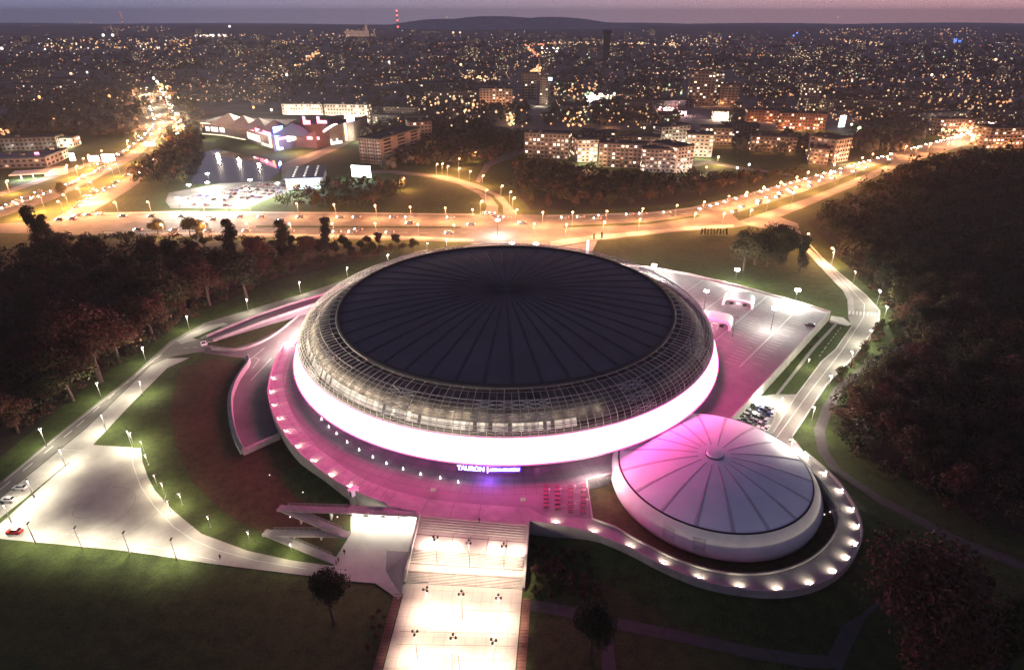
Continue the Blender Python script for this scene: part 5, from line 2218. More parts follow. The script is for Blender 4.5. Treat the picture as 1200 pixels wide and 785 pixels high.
def win_mesh(wd, ht, m, key):
    if key in WQ:
        return WQ[key]
    mb = MB()
    mb.box((0, -.06, 0), (wd, .12, ht))
    me = bpy.data.meshes.new('window')
    me.from_pydata(mb.v, [], mb.f)
    me.materials.append(m)
    WQ[key] = me
    return me


def block(name, cx, by, wpx, hpx, depth, rot, storeys, bays, lit, wallm, label, roofm=None, side_bays=4, cat='building', group=None, wins=True, ledge=True, glow=None, dims=(.5, .5), parapet=.9, rs=1):
    s = sc(by)
    W_, H_ = wpx / s, hpx / s * 1.03
    p = P(cx, by)
    e = empty(name, (p.x, p.y, 0), R(rot), label, cat, group)
    mb = MB()
    mb.box((0, depth / 2, H_ / 2), (W_, depth, H_))
    mb.build('wall', wallm, e)
    mb = MB()
    mb.box((0, depth / 2, H_ + .2), (W_ + .8, depth + .8, .5))
    if parapet:
        for sx in (-1, 1):
            mb.box((sx * (W_ / 2 + .1), depth / 2, H_ + .8), (.4, depth + .4, .7))
        for sy in (0, 1):
            mb.box((0, sy * depth, H_ + .8), (W_ - .3, .4, .7))
    rf = mb.build('roof', roofm or ROOFM, e)
    mb = MB()
    rg = random.Random(int(cx * 7 + by))
    for k in range(max(1, int(W_ / 18))):
        x = rg.uniform(-W_ / 2 + 3, W_ / 2 - 3) if W_ > 7 else 0
        mb.box((x, depth * rg.uniform(.3, .7), H_ + 1.4), (rg.uniform(2, 4), rg.uniform(2, 3.5), 2))
    mb.build('stair_head', wallm, rf)
    if ledge:
        mb = MB()
        for k in range(1, storeys):
            mb.box((0, -.05, H_ * k / storeys), (W_ + .1, .3, .3))
        mb.build('ledges', PLAST2, e)
    if wins:
        rg = random.Random(int(cx * 3 + by * 11))
        cw, chh = W_ / bays, H_ / storeys
        cnt_ = 0
        for f in range(storeys):
            for b_ in range(bays):
                r_ = rg.random()
                m, key = (E_WIN3, 'w') if r_ < lit * .18 else (E_WIN, 'l') if r_ < lit * .55 else (E_WIN2, 'd') if r_ < lit else (GLASSD, 'x')
                if cnt_ >= 78:
                    break
                cnt_ += 1
                me = win_mesh(cw * .55, chh * .48, m, (round(cw, 1), round(chh, 1), key))
                o = bpy.data.objects.new('window', me)
                COL.objects.link(o)
                o.parent = e
                o.location = (-W_ / 2 + cw * (b_ + .5), -.02, chh * (f + .52))
        for sgn in ((1, -1) if side_bays else ()):
            # only the end wall that faces the viewer
            nx = Vector((math.cos(R(rot)) * sgn, math.sin(R(rot)) * sgn))
            if nx.dot(Vector((-p.x, -p.y))) <= 0:
                continue
            cw2 = depth / side_bays
            for f in range(storeys):
                for b_ in range(side_bays):
                    if cnt_ >= 100:
                        break
                    r_ = rg.random()
                    m, key = (E_WIN, 'l') if r_ < lit * .5 else (E_WIN2, 'd') if r_ < lit else (GLASSD, 'x')
                    cnt_ += 1
                    me = win_mesh(cw2 * .5, chh * .48, m, (round(cw2, 1), round(chh, 1), key))
                    o = bpy.data.objects.new('window', me)
                    COL.objects.link(o)
                    o.parent = e
                    o.location = (sgn * (W_ / 2 - .0), cw2 * (b_ + .5), chh * (f + .52))
                    o.rotation_euler = (0, 0, R(90) * sgn)
    if cat == 'building' and name in ('apartment_block', 'high_rise') and storeys >= 4:
        bm_ = MB()
        bw = W_ / bays * .86
        bm_.box((0, -.75, -.1), (bw, 1.4, .2))
        bm_.box((0, -1.42, .5), (bw, .1, 1.0))
        for sx in (-1, 1):
            bm_.box((sx * bw / 2, -.75, .5), (.1, 1.4, 1.0))
        first_ = None
        for f in range(1, storeys):
            for b_ in range(1, bays, 3):
                if first_ is None:
                    o = bm_.build('balcony', PLAST, e)
                    first_ = o
                else:
                    o = first_.copy()
                    COL.objects.link(o)
                o.location = (-W_ / 2 + W_ / bays * (b_ + .5), 0, H_ / storeys * f + .25)
    if glow:
        for fx in (-.35, 0, .35):
            light('facade_light', 'POINT', (fx * W_, -max(6, H_ * .5), 4), glow[0], glow[1], 1, e)
    return e, W_, H_


WL = (1, .84, .6)
# the long pale floodlit house behind the shopping centre
block('office_building', 356, 141, 48, 17, 14, -3, 5, 15, .35, PLAST, 'long pale floodlit building behind the shopping centre, longer half', glow=(42000, WL))
block('office_building', 407, 143.5, 52, 19, 16, -7, 5, 15, .3, PLAST, 'pale floodlit building end with darker side wall beside the shopping centre', glow=(42000, WL))
block('office_building', 340, 139, 14, 15, 14, -2, 5, 5, .4, PLAST, 'short stepped end of the pale floodlit building behind the tent roofs', glow=(16000, WL))
# brown flats
block('apartment_block', 435, 192, 29, 27, 78, -22, 7, 8, .02, PANEL, 'brown slab of flats whose long side runs away behind the bright billboard', side_bays=3)
block('apartment_block', 494, 168, 26, 23, 26, 18, 6, 6, .06, PANEL, 'square brown block of flats standing alone among trees', side_bays=4)
# estate of flats north of the scrub wood
G1 = 'flats of the estate behind the scrub wood'
block('apartment_block', 640, 186, 52, 27, 16, -14, 6, 11, .3, PLAST2, 'row of flats with scattered lit windows at the dark end of the estate', group=G1, glow=(800, OC))
block('apartment_block', 688, 190, 24, 24, 26, 8, 6, 5, .25, PLAST, 'pale corner block of the estate with lit forecourt', group=G1, glow=(7000, WL))
block('apartment_block', 728, 197, 54, 26, 16, -11, 6, 11, .22, PLAST2, 'middle long block of the estate over the scrub wood', group=G1, glow=(800, OC))
block('apartment_block', 772, 202, 42, 25, 18, -8, 6, 9, .25, PLAST2, 'nearest long brown block of the estate with ground-floor lamps', group=G1, glow=(3500, (1, .7, .55)))
block('apartment_block', 801, 202, 26, 28, 34, 34, 7, 5, .15, PLAST, 'pale end block of the estate with balconies facing the boulevard', group=G1, glow=(7000, (1, .75, .6)))
block('apartment_block', 748, 178, 46, 16, 20, -16, 5, 9, .15, PLAST2, 'dark roofed block in the courtyard of the estate', group=G1)
block('apartment_block', 790, 172, 40, 22, 16, 24, 6, 8, .2, PLAST, 'brightly lit pale wing with dark roof edge in the estate', group=G1, glow=(8000, (1, .85, .62)))
block('apartment_block', 818, 184, 30, 24, 22, -12, 6, 6, .2, PLAST, 'flats with curved dark roof and lit side behind the pale end block', group=G1, glow=(8000, WL))
block('apartment_block', 700, 168, 40, 12, 18, -12, 4, 8, .1, PLAST2, 'low dark block along the back of the estate', group=G1)
# towers and slabs of the middle distance
block('high_rise', 637, 123, 10, 30, 14, -18, 12, 3, .04, PANEL, 'slim tower with a white lit crown in the middle of the town', side_bays=3, glow=(6000, WL))
p = P(640.5, 123)
e = empty('roof_sign', (p.x + 4, p.y - 1, 34), R(-18), 'white lit sign on the top corner of the slim tower', 'sign')
mb = MB()
mb.box((0, -1.2, 5.5), (9, .6, 5))
mb.build('panel', emat('roof_sign_glow', (.75, .85, 1), 3), e)
mb = MB()
for sx in (-3, 0, 3):
    mb.tube((sx, -.6, 0), (sx, -.9, 8), .2, n=4)
mb.build('frame', DARKM, e)
block('high_rise', 620, 117, 18, 28, 14, -5, 10, 5, .02, PLAST2, 'dark slab tower just left of the slim tower', side_bays=2)
block('hotel', 581, 123, 38, 17, 14, -9, 6, 10, .16, PLAST, 'pale long hotel with banded windows left of the dark slab tower', glow=(9000, OC))
block('high_rise', 820, 123, 28, 35, 15, -6, 11, 7, .2, PANEL, 'first of the tall lit slabs of flats, nearest the centre', group='tall slabs beyond the estate', glow=(3000, OC))
block('high_rise', 838, 122, 14, 32, 15, 10, 11, 4, .4, PANEL, 'narrow middle slab of flats with many warm windows', group='tall slabs beyond the estate', glow=(3000, OC))
block('high_rise', 853, 124, 20, 22, 15, -6, 8, 5, .12, PANEL, 'lower brown slab right of the tall lit slabs', group='tall slabs beyond the estate', glow=(3000, OC))
block('office_building', 938, 152, 52, 17, 18, -13, 5, 16, .32, BRICK, 'long orange-lit brick building with rows of bright windows and a white screen', glow=(13000, OC))
block('office_building', 900, 143, 50, 12, 18, -12, 4, 12, .1, BRICK, 'orange-lit low wing behind the long brick building', glow=(6000, OC))
p = P(985, 152)
e = empty('billboard', (p.x, p.y, 0), R(15), 'white shining screen at the end of the long brick building', 'billboard')
mb = MB()
mb.box((0, 0, 10), (9, .8, 14))
mb.build('panel', emat('screen_glow', (.85, 1, .97), 4), e)
mb = MB()
for sx in (-3, 3):
    mb.tube((sx, .6, 0), (sx, .6, 10), .4, n=6)
mb.build('post', DARKM, e)
block('apartment_block', 958, 193, 20, 17, 20, -20, 4, 5, .2, PLAST2, 'low flats with lit corner by the climbing boulevard, wider half', glow=(3000, OC))
block('apartment_block', 984, 190, 28, 25, 30, 30, 5, 6, .12, PANEL, 'brown flats with pale lit end wall beside the climbing boulevard', glow=(12000, (1, .65, .4)))
block('apartment_block', 1110, 160, 20, 18, 20, 10, 5, 5, .4, PANEL, 'brown block beyond the bright crossing, left of the pair', glow=(7000, OC))
block('apartment_block', 1176, 174, 46, 22, 24, 6, 6, 9, .3, PANEL, 'broad brown block with warm windows at the right picture edge', glow=(9000, OC))
block('office_building', 868, 160, 40, 12, 22, -8, 4, 9, .18, PLAST2, 'dark low office between the estate and the brick building')
block('apartment_block', 838, 170, 36, 18, 20, -10, 5, 8, .25, PLAST2, 'dark flats with warm windows behind the estate', glow=(3500, OC))
block('apartment_block', 905, 178, 50, 16, 18, -12, 4, 11, .22, PLAST2, 'low dark flats in the trees beside the boulevard', glow=(3000, OC))
block('apartment_block', 1128, 158, 18, 16, 18, -10, 5, 5, .3, BRICK, 'small brown block close behind the bright crossing', glow=(7000, OC))
block('pavilion_shop', 790, 135, 28, 4, 16, -4, 1, 8, .9, PLAST, 'low shop with a pinkish white glow behind the estate', ledge=False, glow=(30000, (1, .6, .65)))
block('pavilion_shop', 700, 118, 26, 5, 16, -8, 1, 8, .9, PLAST, 'low shop with greenish white glow in the middle of the town', ledge=False, glow=(40000, (1, .95, .75)))
block('pavilion_shop', 844, 141, 18, 9, 14, -10, 2, 5, .9, PLAST, 'bright pale hall front left of the long brick building', ledge=False, glow=(16000, (1, .75, .5)))
block('school', 500, 172, 30, 5, 12, -4, 1, 8, .5, PLAST2, 'low lit house under the trees by the square brown block', ledge=False, glow=(2500, OC))
# left: sheds and showrooms beside the highway
block('warehouse', 36, 176, 58, 13, 22, 12, 3, 12, .0, PLAST2, 'long grey office range with lit ground floor left of the highway', glow=(2500, (1, .85, .6)))
block('warehouse', 73, 173, 26, 10, 18, 8, 2, 5, .45, PLAST, 'pale rounded hall with a glowing front left of the highway', glow=(12000, (1, .95, .6)))
block('warehouse', 20, 197, 66, 10, 34, 10, 2, 10, .04, PLAST2, 'dark blue shed roof at the left picture edge', roofm=ROOFB)
block('warehouse', 58, 190, 22, 9, 26, 14, 2, 5, .0, WHITE, 'white-walled hall behind the filling station', glow=(5200, (.8, .85, 1)))
# filling station
p = P(40, 210)
e = empty('filling_station', (p.x, p.y, 0), R(20), 'filling station with bright white canopy left of the highway', 'filling station')
mb = MB()
mb.box((0, 0, 6), (30, 17, 1.1))
mb.build('canopy', WHITE, e)
mb = MB()
mb.box((0, 0, 5.4), (28, 15, .1))
mb.build('ceiling_lights', emat('canopy_light', (.95, 1, 1), 6, True), e)
for sx in (-9, 0, 9):
    mb = MB()
    mb.tube((sx, 0, 0), (sx, 0, 5.4), .35, n=8)
    mb.box((sx, 0, .9), (1.4, .8, 1.8))
    mb.build('pump_island', METAL, e)
mb = MB()
mb.box((14, 16, 3), (16, 10, 6))
mb.build('shop', PLAST, e)
light('canopy_lamp', 'POINT', (0, 0, 4.8), 26000, (.9, .97, 1), 2, e)
light('canopy_lamp', 'POINT', (-10, -2, 4.8), 16000, (.9, .97, 1), 2, e)
for k, (x, y, w_, h_, em, lab) in enumerate(((113, 196.5, 9, 5, E_WH, 'glowing white roadside board beside the highway, left of the pair'), (130, 196, 11, 6, E_WH, 'glowing white roadside board beside the highway, right of the pair'), (88, 196, 5, 7, emat('pole_sign', (.85, .9, 1), 5), 'white pole sign near the filling station'), (47, 192, 4, 5, E_PK, 'red lit sign on the hall behind the filling station'), (178, 178, 10, 4, emat('bridge_sign', (.8, .95, 1), 6), 'white overhead road sign on the inner carriageway'))):
    p = P(x, y, 0)
    e = empty('lit_sign', (p.x, p.y, 0), R(10), lab, 'sign')
    mb = MB()
    mb.box((0, 0, 6 + h_ / 2), (w_, .5, h_))
    mb.build('panel', em, e)
    mb = MB()
    for sx in (-w_ * .35, w_ * .35):
        mb.tube((sx, .3, 0), (sx, .3, 6.2), .18, n=5)
    mb.build('post', DARKM, e)

# showroom by the car park
p = P(358, 222)
s = sc(222)
e = empty('showroom', (p.x, p.y, 0), R(12), 'flat showroom hall with blue-black skylight roof and glaring white front', 'showroom')
W_ = 30
mb = MB()
mb.box((0, 24, 4.5), (W_, 48, 9))
mb.build('wall', PLAST2, e)
mb = MB()
mb.box((0, 24, 9.3), (W_ + 2, 50, .7))
rf = mb.build('roof', ROOFB, e)
for r_ in range(3):
    for k in range(7):
        mb = MB()
        mb.box((-9 + r_ * 9, 6 + k * 6.4, 9.85), (1.8, 1.3, .4))
        mb.build('skylight', emat('skylight_glow', (.9, .95, 1), .4), rf)
mb = MB()
mb.box((0, -.1, 3.6), (W_ * .84, .3, 6.4))
mb.build('shop_front', emat('showroom_glow', (.75, .88, 1), 3.5, True), e)
mb = MB()
for k in range(8):
    mb.box((-W_ * .42 + W_ * .84 * k / 7, -.3, 3.6), (.25, .2, 6.6))
mb.build('mullions', DARKM, e)
for sx in (-9, 9):
    light('showroom_lamp', 'POINT', (sx, -8, 5), 22000, (.8, .9, 1), 2, e)
p = P(424, 209)
e = empty('billboard', (p.x, p.y, 0), R(-12), 'glaring white billboard on the lawn before the brown slab of flats', 'billboard')
mb = MB()
mb.box((0, 0, 6), (18, .8, 10))
mb.build('panel', emat('billboard_glow', (.9, 1, .95), 9, True), e)
mb = MB()
for sx in (-7, 7):
    mb.tube((sx, .7, 0), (sx, .7, 9), .35, n=6)
mb.build('post', DARKM, e)
light('billboard_lamp', 'POINT', (0, -5, 7), 26000, (.7, 1, .8), 2, e)

# shopping centre on the lake
p = P(240, 170)
mall = empty('shopping_centre', (0, 0, 0), 0, 'sprawling shopping centre by the lake with tent roofs, neon and a blue corner screen', 'shopping centre')


def wing(name, base_px, hpx, m, depth=30, roof=True):
    """a facade along px base points, extruded back"""
    mb = MB()
    pts = [P(x, y) for x, y in base_px]
    h = hpx / sc(base_px[0][1])
    poly = [(q.x, q.y) for q in pts] + [(q.x + 6, q.y + depth) for q in pts[::-1]]
    mb.prism(poly, 0, h)
    o = mb.build(name, m, mall, tri=True)
    if roof:
        mb = MB()
        c_ = Vector((sum(q[0] for q in poly) / len(poly), sum(q[1] for q in poly) / len(poly)))
        mb.prism([tuple(Vector(q).lerp(c_, .03)) for q in poly], h, h + .6)
        mb.build('roof', ROOFM, o, tri=True)
    return pts, h, o


DW = mat('mall_dark_wall', (.16, .14, .16), .6, .1, .1)
pts1, h1, w1 = wing('lake_wing', [(238, 158), (262, 160), (288, 165), (322, 177)], 14.5, DW, 46)
pts2, h2, w2 = wing('corner_wing', [(322, 178), (341, 174)], 24, mat('mall_blue_wall', (.1, .13, .3), .5, .1, .1), 40)
pts3, h3, w3 = wing('brick_wing', [(344, 172), (372, 174), (385, 172)], 27, mat('mall_red_wall', (.11, .06, .065), .8, .1, .1), 60)
pts4, h4, w4 = wing('brown_wing', [(386, 171), (404, 168), (416, 165)], 22, PANEL, 50)
pts5, h5, w5 = wing('back_wing', [(258, 147), (330, 150), (352, 150)], 9, DW, 40)
# pale tent roofs
for k, (x, y, wv) in enumerate(((271, 141, 22), (288, 144, 20), (306, 147, 22), (324, 150, 20), (345, 154, 26))):
    q = P(x, y + 7, 12)
    wm = wv / sc(y) * .62
    mb = MB()
    base = [(-wm, -20, 17.5), (wm, -20, 16), (wm, 16, 16), (-wm, 16, 17.5)]
    apex = (0, 0, 27)
    for i in range(4):
        mb.face([base[i], base[(i + 1) % 4], apex])
    mb.face([(a_, b_, c_ - .4) for a_, b_, c_ in base[::-1]])
    o = mb.build('tent_roof', LIGHTROOF if k < 4 else mat('blue_tent', (.35, .42, .6), .6, .05, .2), mall)
    o.location = (q.x, q.y, 0)
for x, y in ((258, 148), (282, 150), (305, 153), (330, 156)):
    q = P(x, y, 0)
    light('mall_uplight', 'POINT', (q.x, q.y - 24, 36), 150000, (1, .82, .6), 2, mall)


def strip(x0, y0, x1, y1, z0, z1, m, name, off=.6):
    a, b = P(x0, y0), P(x1, y1)
    d = Vector((b.x - a.x, b.y - a.y)).normalized()
    n_ = Vector((d.y, -d.x)) * off
    mb = MB()
    q = [(a.x + n_.x, a.y + n_.y), (b.x + n_.x, b.y + n_.y), (b.x, b.y), (a.x, a.y)]
    mb.prism(q, z0, z1)
    mb.face([(*q[0], z0), (*q[3], z0), (*q[2], z0), (*q[1], z0)])
    return mb.build(name, m, mall)


def frac(pa_, pb_, t):
    return (pa_[0] + (pb_[0] - pa_[0]) * t, pa_[1] + (pb_[1] - pa_[1]) * t)


f1, f2, f3 = (238, 158), (262, 160), (288, 165)
for t0, t1 in ((.15, .3), (.38, .66), (.76, 1.0)):
    a_, b_ = frac((239, 158), (266, 160.5), t0), frac((239, 158), (266, 160.5), t1)
    strip(*a_, *b_, 5, 10, E_SHOP, 'shop_front')
strip(292, 166.3, 306, 171.3, 4, 11, E_SHOP, 'shop_front')
strip(308, 172.2, 318, 175.6, 2, 5, emat('green_shop', (.7, .9, .6), 1.0), 'shop_front')
strip(238, 158, 262, 160, .8, 1.6, emat('quay_light', (1, .85, .55), 1.6), 'light_strip', 1.2)
strip(262, 160, 288, 165, .8, 1.6, emat('quay_light', (1, .85, .55), 1.6), 'light_strip', 1.2)
strip(239, 158, 256, 159.6, 13.3, 14.2, emat('cornice_light', (1, .9, .75), 1.3), 'light_strip', .9)
strip(303, 170, 321, 176.5, 14.5, 18.5, E_PK, 'neon_sign', .9)
strip(296, 167.5, 301, 169.3, 14.5, 17.5, E_PK, 'neon_sign', .9)
strip(324, 177.6, 335, 175.3, 15, 25, emat('blue_screen', (.12, .3, 1), 5), 'screen', .8)
strip(326, 177.2, 334, 175.5, 19, 22, emat('screen_white', (.7, .85, 1), 5), 'screen', 1.4)
strip(328, 176.8, 337, 174.9, 11, 13.5, E_PK, 'neon_sign', 1.2)
strip(318.5, 176, 320, 176.5, 3, 17, emat('orange_neon', (1, .6, .3), 3), 'neon_sign', 1.3)
strip(325, 177.4, 326.3, 177.1, 2, 14, emat('white_neon', (.8, .9, 1), 5), 'neon_sign', 1.6)
strip(326.5, 177.1, 331, 176.1, 1, 3, emat('white_neon', (.8, .9, 1), 5), 'neon_sign', 1.6)
strip(338, 174.6, 346, 172.3, 8, 14, emat('square_sign', (1, .95, .75), 6), 'lit_sign', 2.5)
for x0, x1, z0, z1 in ((361, 368, 25, 29), (361, 362.5, 25, 33), (377, 387, 26, 29), (377, 379, 26, 33), (362, 376, 9, 12)):
    strip(x0, 173.2, x1, 173.6, z0, z1, E_PK if z0 > 20 else emat('red_neon', (1, .12, .2), 5), 'neon_sign', 1.6)
prev = None
for k in range(11):
    t = k / 10
    x = 376 + 22 * t
    z = 15 + 9 * (3 * t * t - 2 * t * t * t)
    if prev:
        strip(prev[0], 172.4, x, 172.2, min(prev[1], z), max(prev[1], z) + .9, emat('curve_light', (1, .92, .85), 2.2), 'light_strip', 2.2)
    prev = (x, z)
strip(405.5, 168, 407, 167.7, 3, 22, emat('amber_neon', (1, .7, .35), 2.5), 'neon_sign', 1.4)
strip(409, 167, 417, 165, 22, 25.5, emat('violet_neon', (.6, .5, 1), 4), 'neon_sign', 1.4)
for k in range(6):
    strip(388 + k * 2.3, 171 - k * .35, 389.4 + k * 2.3, 170.8 - k * .35, 1, 4 + 3 * (k % 3 == 0), E_SHOP, 'shop_front', 1)
for x, y, pw, c_ in ((350, 178, 26000, OC), (358, 182, 22000, OC), (366, 178, 22000, OC), (395, 176, 16000, OC), (340, 180, 16000, (1, .9, .7)), (328, 181, 22000, (.2, .35, 1)), (312, 178, 9000, (1, .4, .5)), (370, 176, 5000, (1, .3, .35)), (248, 163, 12000, WL), (298, 172, 12000, WL), (425, 158, 34000, (1, .95, .75)), (432, 152, 34000, (1, .95, .75)), (420, 166, 22000, (1, .9, .7))):
    q = P(x, y)
    light('mall_lamp', 'POINT', (q.x, q.y - 4, 9), pw, c_, 1, mall)

# ------------------------------------------------------------------ the town beyond
def win_wall(name, col, lit, ww=3.2, wh=3.1, warm=(1, .72, .42), st=1.3):
    """wall whose windows are set by cells in object space, a few of them lit"""
    m = bpy.data.materials.new(name)
    m.use_nodes = True
    try:
        m.cycles.emission_sampling = 'NONE'
    except Exception:
        pass
    nt = m.node_tree
    N, L = nt.nodes, nt.links
    b = N['Principled BSDF']
    b.inputs['Roughness'].default_value = .8
    tcn = N.new('ShaderNodeTexCoord')
    sp_ = N.new('ShaderNodeSeparateXYZ')
    L.new(tcn.outputs['Object'], sp_.inputs[0])
    oi = N.new('ShaderNodeObjectInfo')

    def M(op, a, b_=None):
        n_ = N.new('ShaderNodeMath')
        n_.operation = op
        for i, q in enumerate((a, b_)):
            if q is None:
                continue
            if isinstance(q, (int, float)):
                n_.inputs[i].default_value = q
            else:
                L.new(q, n_.inputs[i])
        return n_.outputs[0]
    hx = M('ADD', sp_.outputs['X'], sp_.outputs['Y'])
    u = M('DIVIDE', M('ADD', hx, 500.0), ww)
    v = M('DIVIDE', sp_.outputs['Z'], wh)
    fu, fv = M('FRACT', u), M('FRACT', v)
    cu, cv = M('FLOOR', u), M('FLOOR', v)
    cb = N.new('ShaderNodeCombineXYZ')
    L.new(cu, cb.inputs[0])
    L.new(cv, cb.inputs[1])
    L.new(M('MULTIPLY', oi.outputs['Random'], 91.7), cb.inputs[2])
    wn = N.new('ShaderNodeTexWhiteNoise')
    L.new(cb.outputs[0], wn.inputs['Vector'])
    inu = M('MULTIPLY', M('GREATER_THAN', fu, .25), M('LESS_THAN', fu, .75))
    inv = M('MULTIPLY', M('GREATER_THAN', fv, .3), M('LESS_THAN', fv, .8))
    ge = N.new('ShaderNodeNewGeometry')
    sn = N.new('ShaderNodeSeparateXYZ')
    L.new(ge.outputs['Normal'], sn.inputs[0])
    side = M('LESS_THAN', M('ABSOLUTE', sn.outputs['Z']), .5)
    win = M('MULTIPLY', M('MULTIPLY', inu, inv), side)
    on = M('MULTIPLY', win, M('LESS_THAN', wn.outputs['Value'], lit))
    mx = N.new('ShaderNodeMixRGB')
    mx.inputs['Color1'].default_value = (*col, 1)
    mx.inputs['Color2'].default_value = (.02, .02, .025, 1)
    L.new(win, mx.inputs['Fac'])
    L.new(mx.outputs[0], b.inputs['Base Color'])
    b.inputs['Emission Color'].default_value = (*warm, 1)
    sepc = N.new('ShaderNodeSeparateColor')
    L.new(wn.outputs['Color'], sepc.inputs[0])
    L.new(M('MULTIPLY', on, M('MULTIPLY', M('ADD', M('POWER', sepc.outputs[1], 3), .12), st)), b.inputs['Emission Strength'])
    return m


WW1 = win_wall('flats_wall', (.19, .165, .155), .16, st=3.0)
WW2 = win_wall('house_wall', (.26, .22, .19), .22, st=2.2)
WW3 = win_wall('tower_wall', (.18, .16, .16), .26, st=3.6)
WW4 = win_wall('hall_wall', (.22, .2, .2), .2, 6, 4, (1, .85, .65), 2.6)


def far_proto(name, w_, d_, h_, m, pitched=False):
    e = empty(name, (0, 0, 0))
    mb = MB()
    mb.box((0, d_ / 2, h_ / 2), (w_, d_, h_))
    mb.build('wall', m, e)
    mb = MB()
    if pitched:
        r_ = h_ * .4
        A = [(-w_ / 2 - .4, -.4, h_), (w_ / 2 + .4, -.4, h_), (w_ / 2 + .4, d_ + .4, h_), (-w_ / 2 - .4, d_ + .4, h_)]
        B = [(-w_ / 2 - .4, d_ / 2, h_ + r_), (w_ / 2 + .4, d_ / 2, h_ + r_)]
        mb.face([A[0], A[1], B[1], B[0]])
        mb.face([A[2], A[3], B[0], B[1]])
        mb.face([A[1], A[2], B[1]])
        mb.face([A[3], A[0], B[0]])
        mb.box((w_ * .2, d_ * .4, h_ + r_), (.9, .9, 1.6))
    else:
        mb.box((0, d_ / 2, h_ + .3), (w_ + .6, d_ + .6, .6))
        mb.box((w_ * .2, d_ / 2, h_ + 1.6), (w_ * .15, d_ * .4, 2.4))
    mb.build('roof', ROOFM if not pitched else mat('tile_roof', (.1, .055, .045), .9, .2, .2), e)
    return freeze(e)


protos_far = {'apartment_block': [far_proto('apartment_block', 60, 13, 17, WW1), far_proto('apartment_block', 38, 13, 20, WW1), far_proto('apartment_block', 80, 14, 15, WW1)],
              'house': [far_proto('house', 14, 11, 6.5, WW2, True), far_proto('house', 22, 11, 8, WW2, True), far_proto('house', 11, 10, 6, WW2, True)],
              'high_rise': [far_proto('high_rise', 24, 20, 36, WW3), far_proto('high_rise', 36, 14, 33, WW3)],
              'warehouse': [far_proto('warehouse', 90, 45, 9, WW4), far_proto('warehouse', 60, 30, 8, WW4)]}
lab_far = {'apartment_block': 'distant flat-roofed block of flats with specks of lit windows in the far town',
           'house': 'small pitched-roof house among dark trees of the far town',
           'high_rise': 'distant tower block rising over the far town',
           'warehouse': 'long low hall in the far town'}
usedf = set()
rf_ = random.Random(21)


def far_put(kind, px, rz=None, s=1):
    pr = rf_.choice(protos_far[kind])
    if id(pr) in usedf:
        o = copy_tree(pr)
    else:
        usedf.add(id(pr))
        o = pr
    p = P(*px)
    o.location = (p.x, p.y, 0)
    o.rotation_euler = (0, 0, rf_.uniform(-.5, .5) if rz is None else rz)
    o.scale = (s, s, s)
    tag(o, lab_far[kind], kind.replace('_', ' '), kind.replace('_', ' ') + 's of the far town')


# pixel boxes of the districts: (x0,y0,x1,y1, n flats, n houses, n towers, n halls)
DIST = [(150, 60, 420, 98, 16, 6, 4, 3), (430, 50, 720, 92, 22, 8, 5, 4), (720, 55, 1200, 95, 26, 10, 6, 4), (430, 92, 560, 150, 3, 14, 0, 1), (640, 100, 790, 150, 3, 22, 0, 2), (860, 95, 1190, 150, 12, 26, 1, 2),
        (0, 80, 160, 140, 6, 10, 0, 3), (200, 92, 330, 125, 2, 10, 0, 2), (0, 42, 400, 62, 16, 0, 5, 6), (400, 38, 1200, 55, 24, 0, 8, 6), (1040, 140, 1190, 165, 2, 6, 0, 0)]
for x0, y0, x1, y1, a, b_, c_, d_ in DIST:
    for kind, n_ in (('apartment_block', a), ('house', b_), ('high_rise', c_), ('warehouse', d_)):
        for k in range(n_):
            y = y1 - (y1 - y0) * (rf_.random() ** .8)
            far_put(kind, (rf_.uniform(x0, x1), y), s=rf_.uniform(.8, 1.25))
for x, y in ((935, 74), (942, 78), (925, 78), (998, 76), (640, 84), (548, 72), (560, 72), (325, 58), (233, 40)):
    far_put('high_rise', (x, y), s=1.1)

# dark chimney-like tower, transmitter masts, floodlit castle
p = P(709.5, 72)
s = sc(72)
e = empty('tower', (p.x, p.y, 0), 0, 'tall dark slim tower standing over the far town', 'tower')
mb = MB()
mb.box((0, 0, 40), (20, 20, 80))
mb.build('shaft', mat('tower_concrete', (.06, .06, .065), .9, .1, .05), e)
mb = MB()
mb.box((0, 0, 86), (26, 26, 12))
mb.build('head', mat('tower_concrete', (.06, .06, .065), .9, .1, .05), e)
for px, top, lab in (((467, 42), 17, 'thin transmitter mast with stacked red lamps by the far hill'), ((145, 32), 18, 'transmitter mast with reddish lamps on the left horizon')):
    p = P(*px)
    q = P(px[0], px[1])
    zc_ = p.y * CP + CAMH * SP
    h = (px[1] - top) * zc_ / F * 1.05
    e = empty('transmitter_mast', (p.x, p.y, 0), 0, lab, 'mast')
    mb = MB()
    r_ = h * .035
    for k in range(4):
        a = math.pi / 2 * k
        mb.tube((r_ * math.cos(a), r_ * math.sin(a), 0), (r_ * .3 * math.cos(a), r_ * .3 * math.sin(a), h), h * .008, n=4)
    for k in range(10):
        z0, z1 = h * k / 10, h * (k + 1) / 10
        a = math.pi / 2 * k
        mb.tube((r_ * math.cos(a), r_ * math.sin(a), z0), (r_ * math.cos(a + 1.57), r_ * math.sin(a + 1.57), z1), h * .006, n=4)
    mb.build('lattice', METAL, e)
    for k, f in enumerate((.35, .6, .8, .98)):
        mb = MB()
        mb.ball((0, 0, h * f), h * .045, n=8, k=6)
        mb.build('lamp', E_RD, e)
p = P(419, 43)
e = empty('castle', (p.x, p.y, 0), 0, 'small floodlit castle with a turret on the far horizon', 'castle')
zc_ = p.y * CP + CAMH * SP
u = zc_ / F
CAS = emat('glowing_stone', (1, .55, .35), .3)  # floodlighting is put into the stone as its own glow
mb = MB()
mb.box((0, 0, 3 * u), (26 * u, 8 * u, 6 * u))
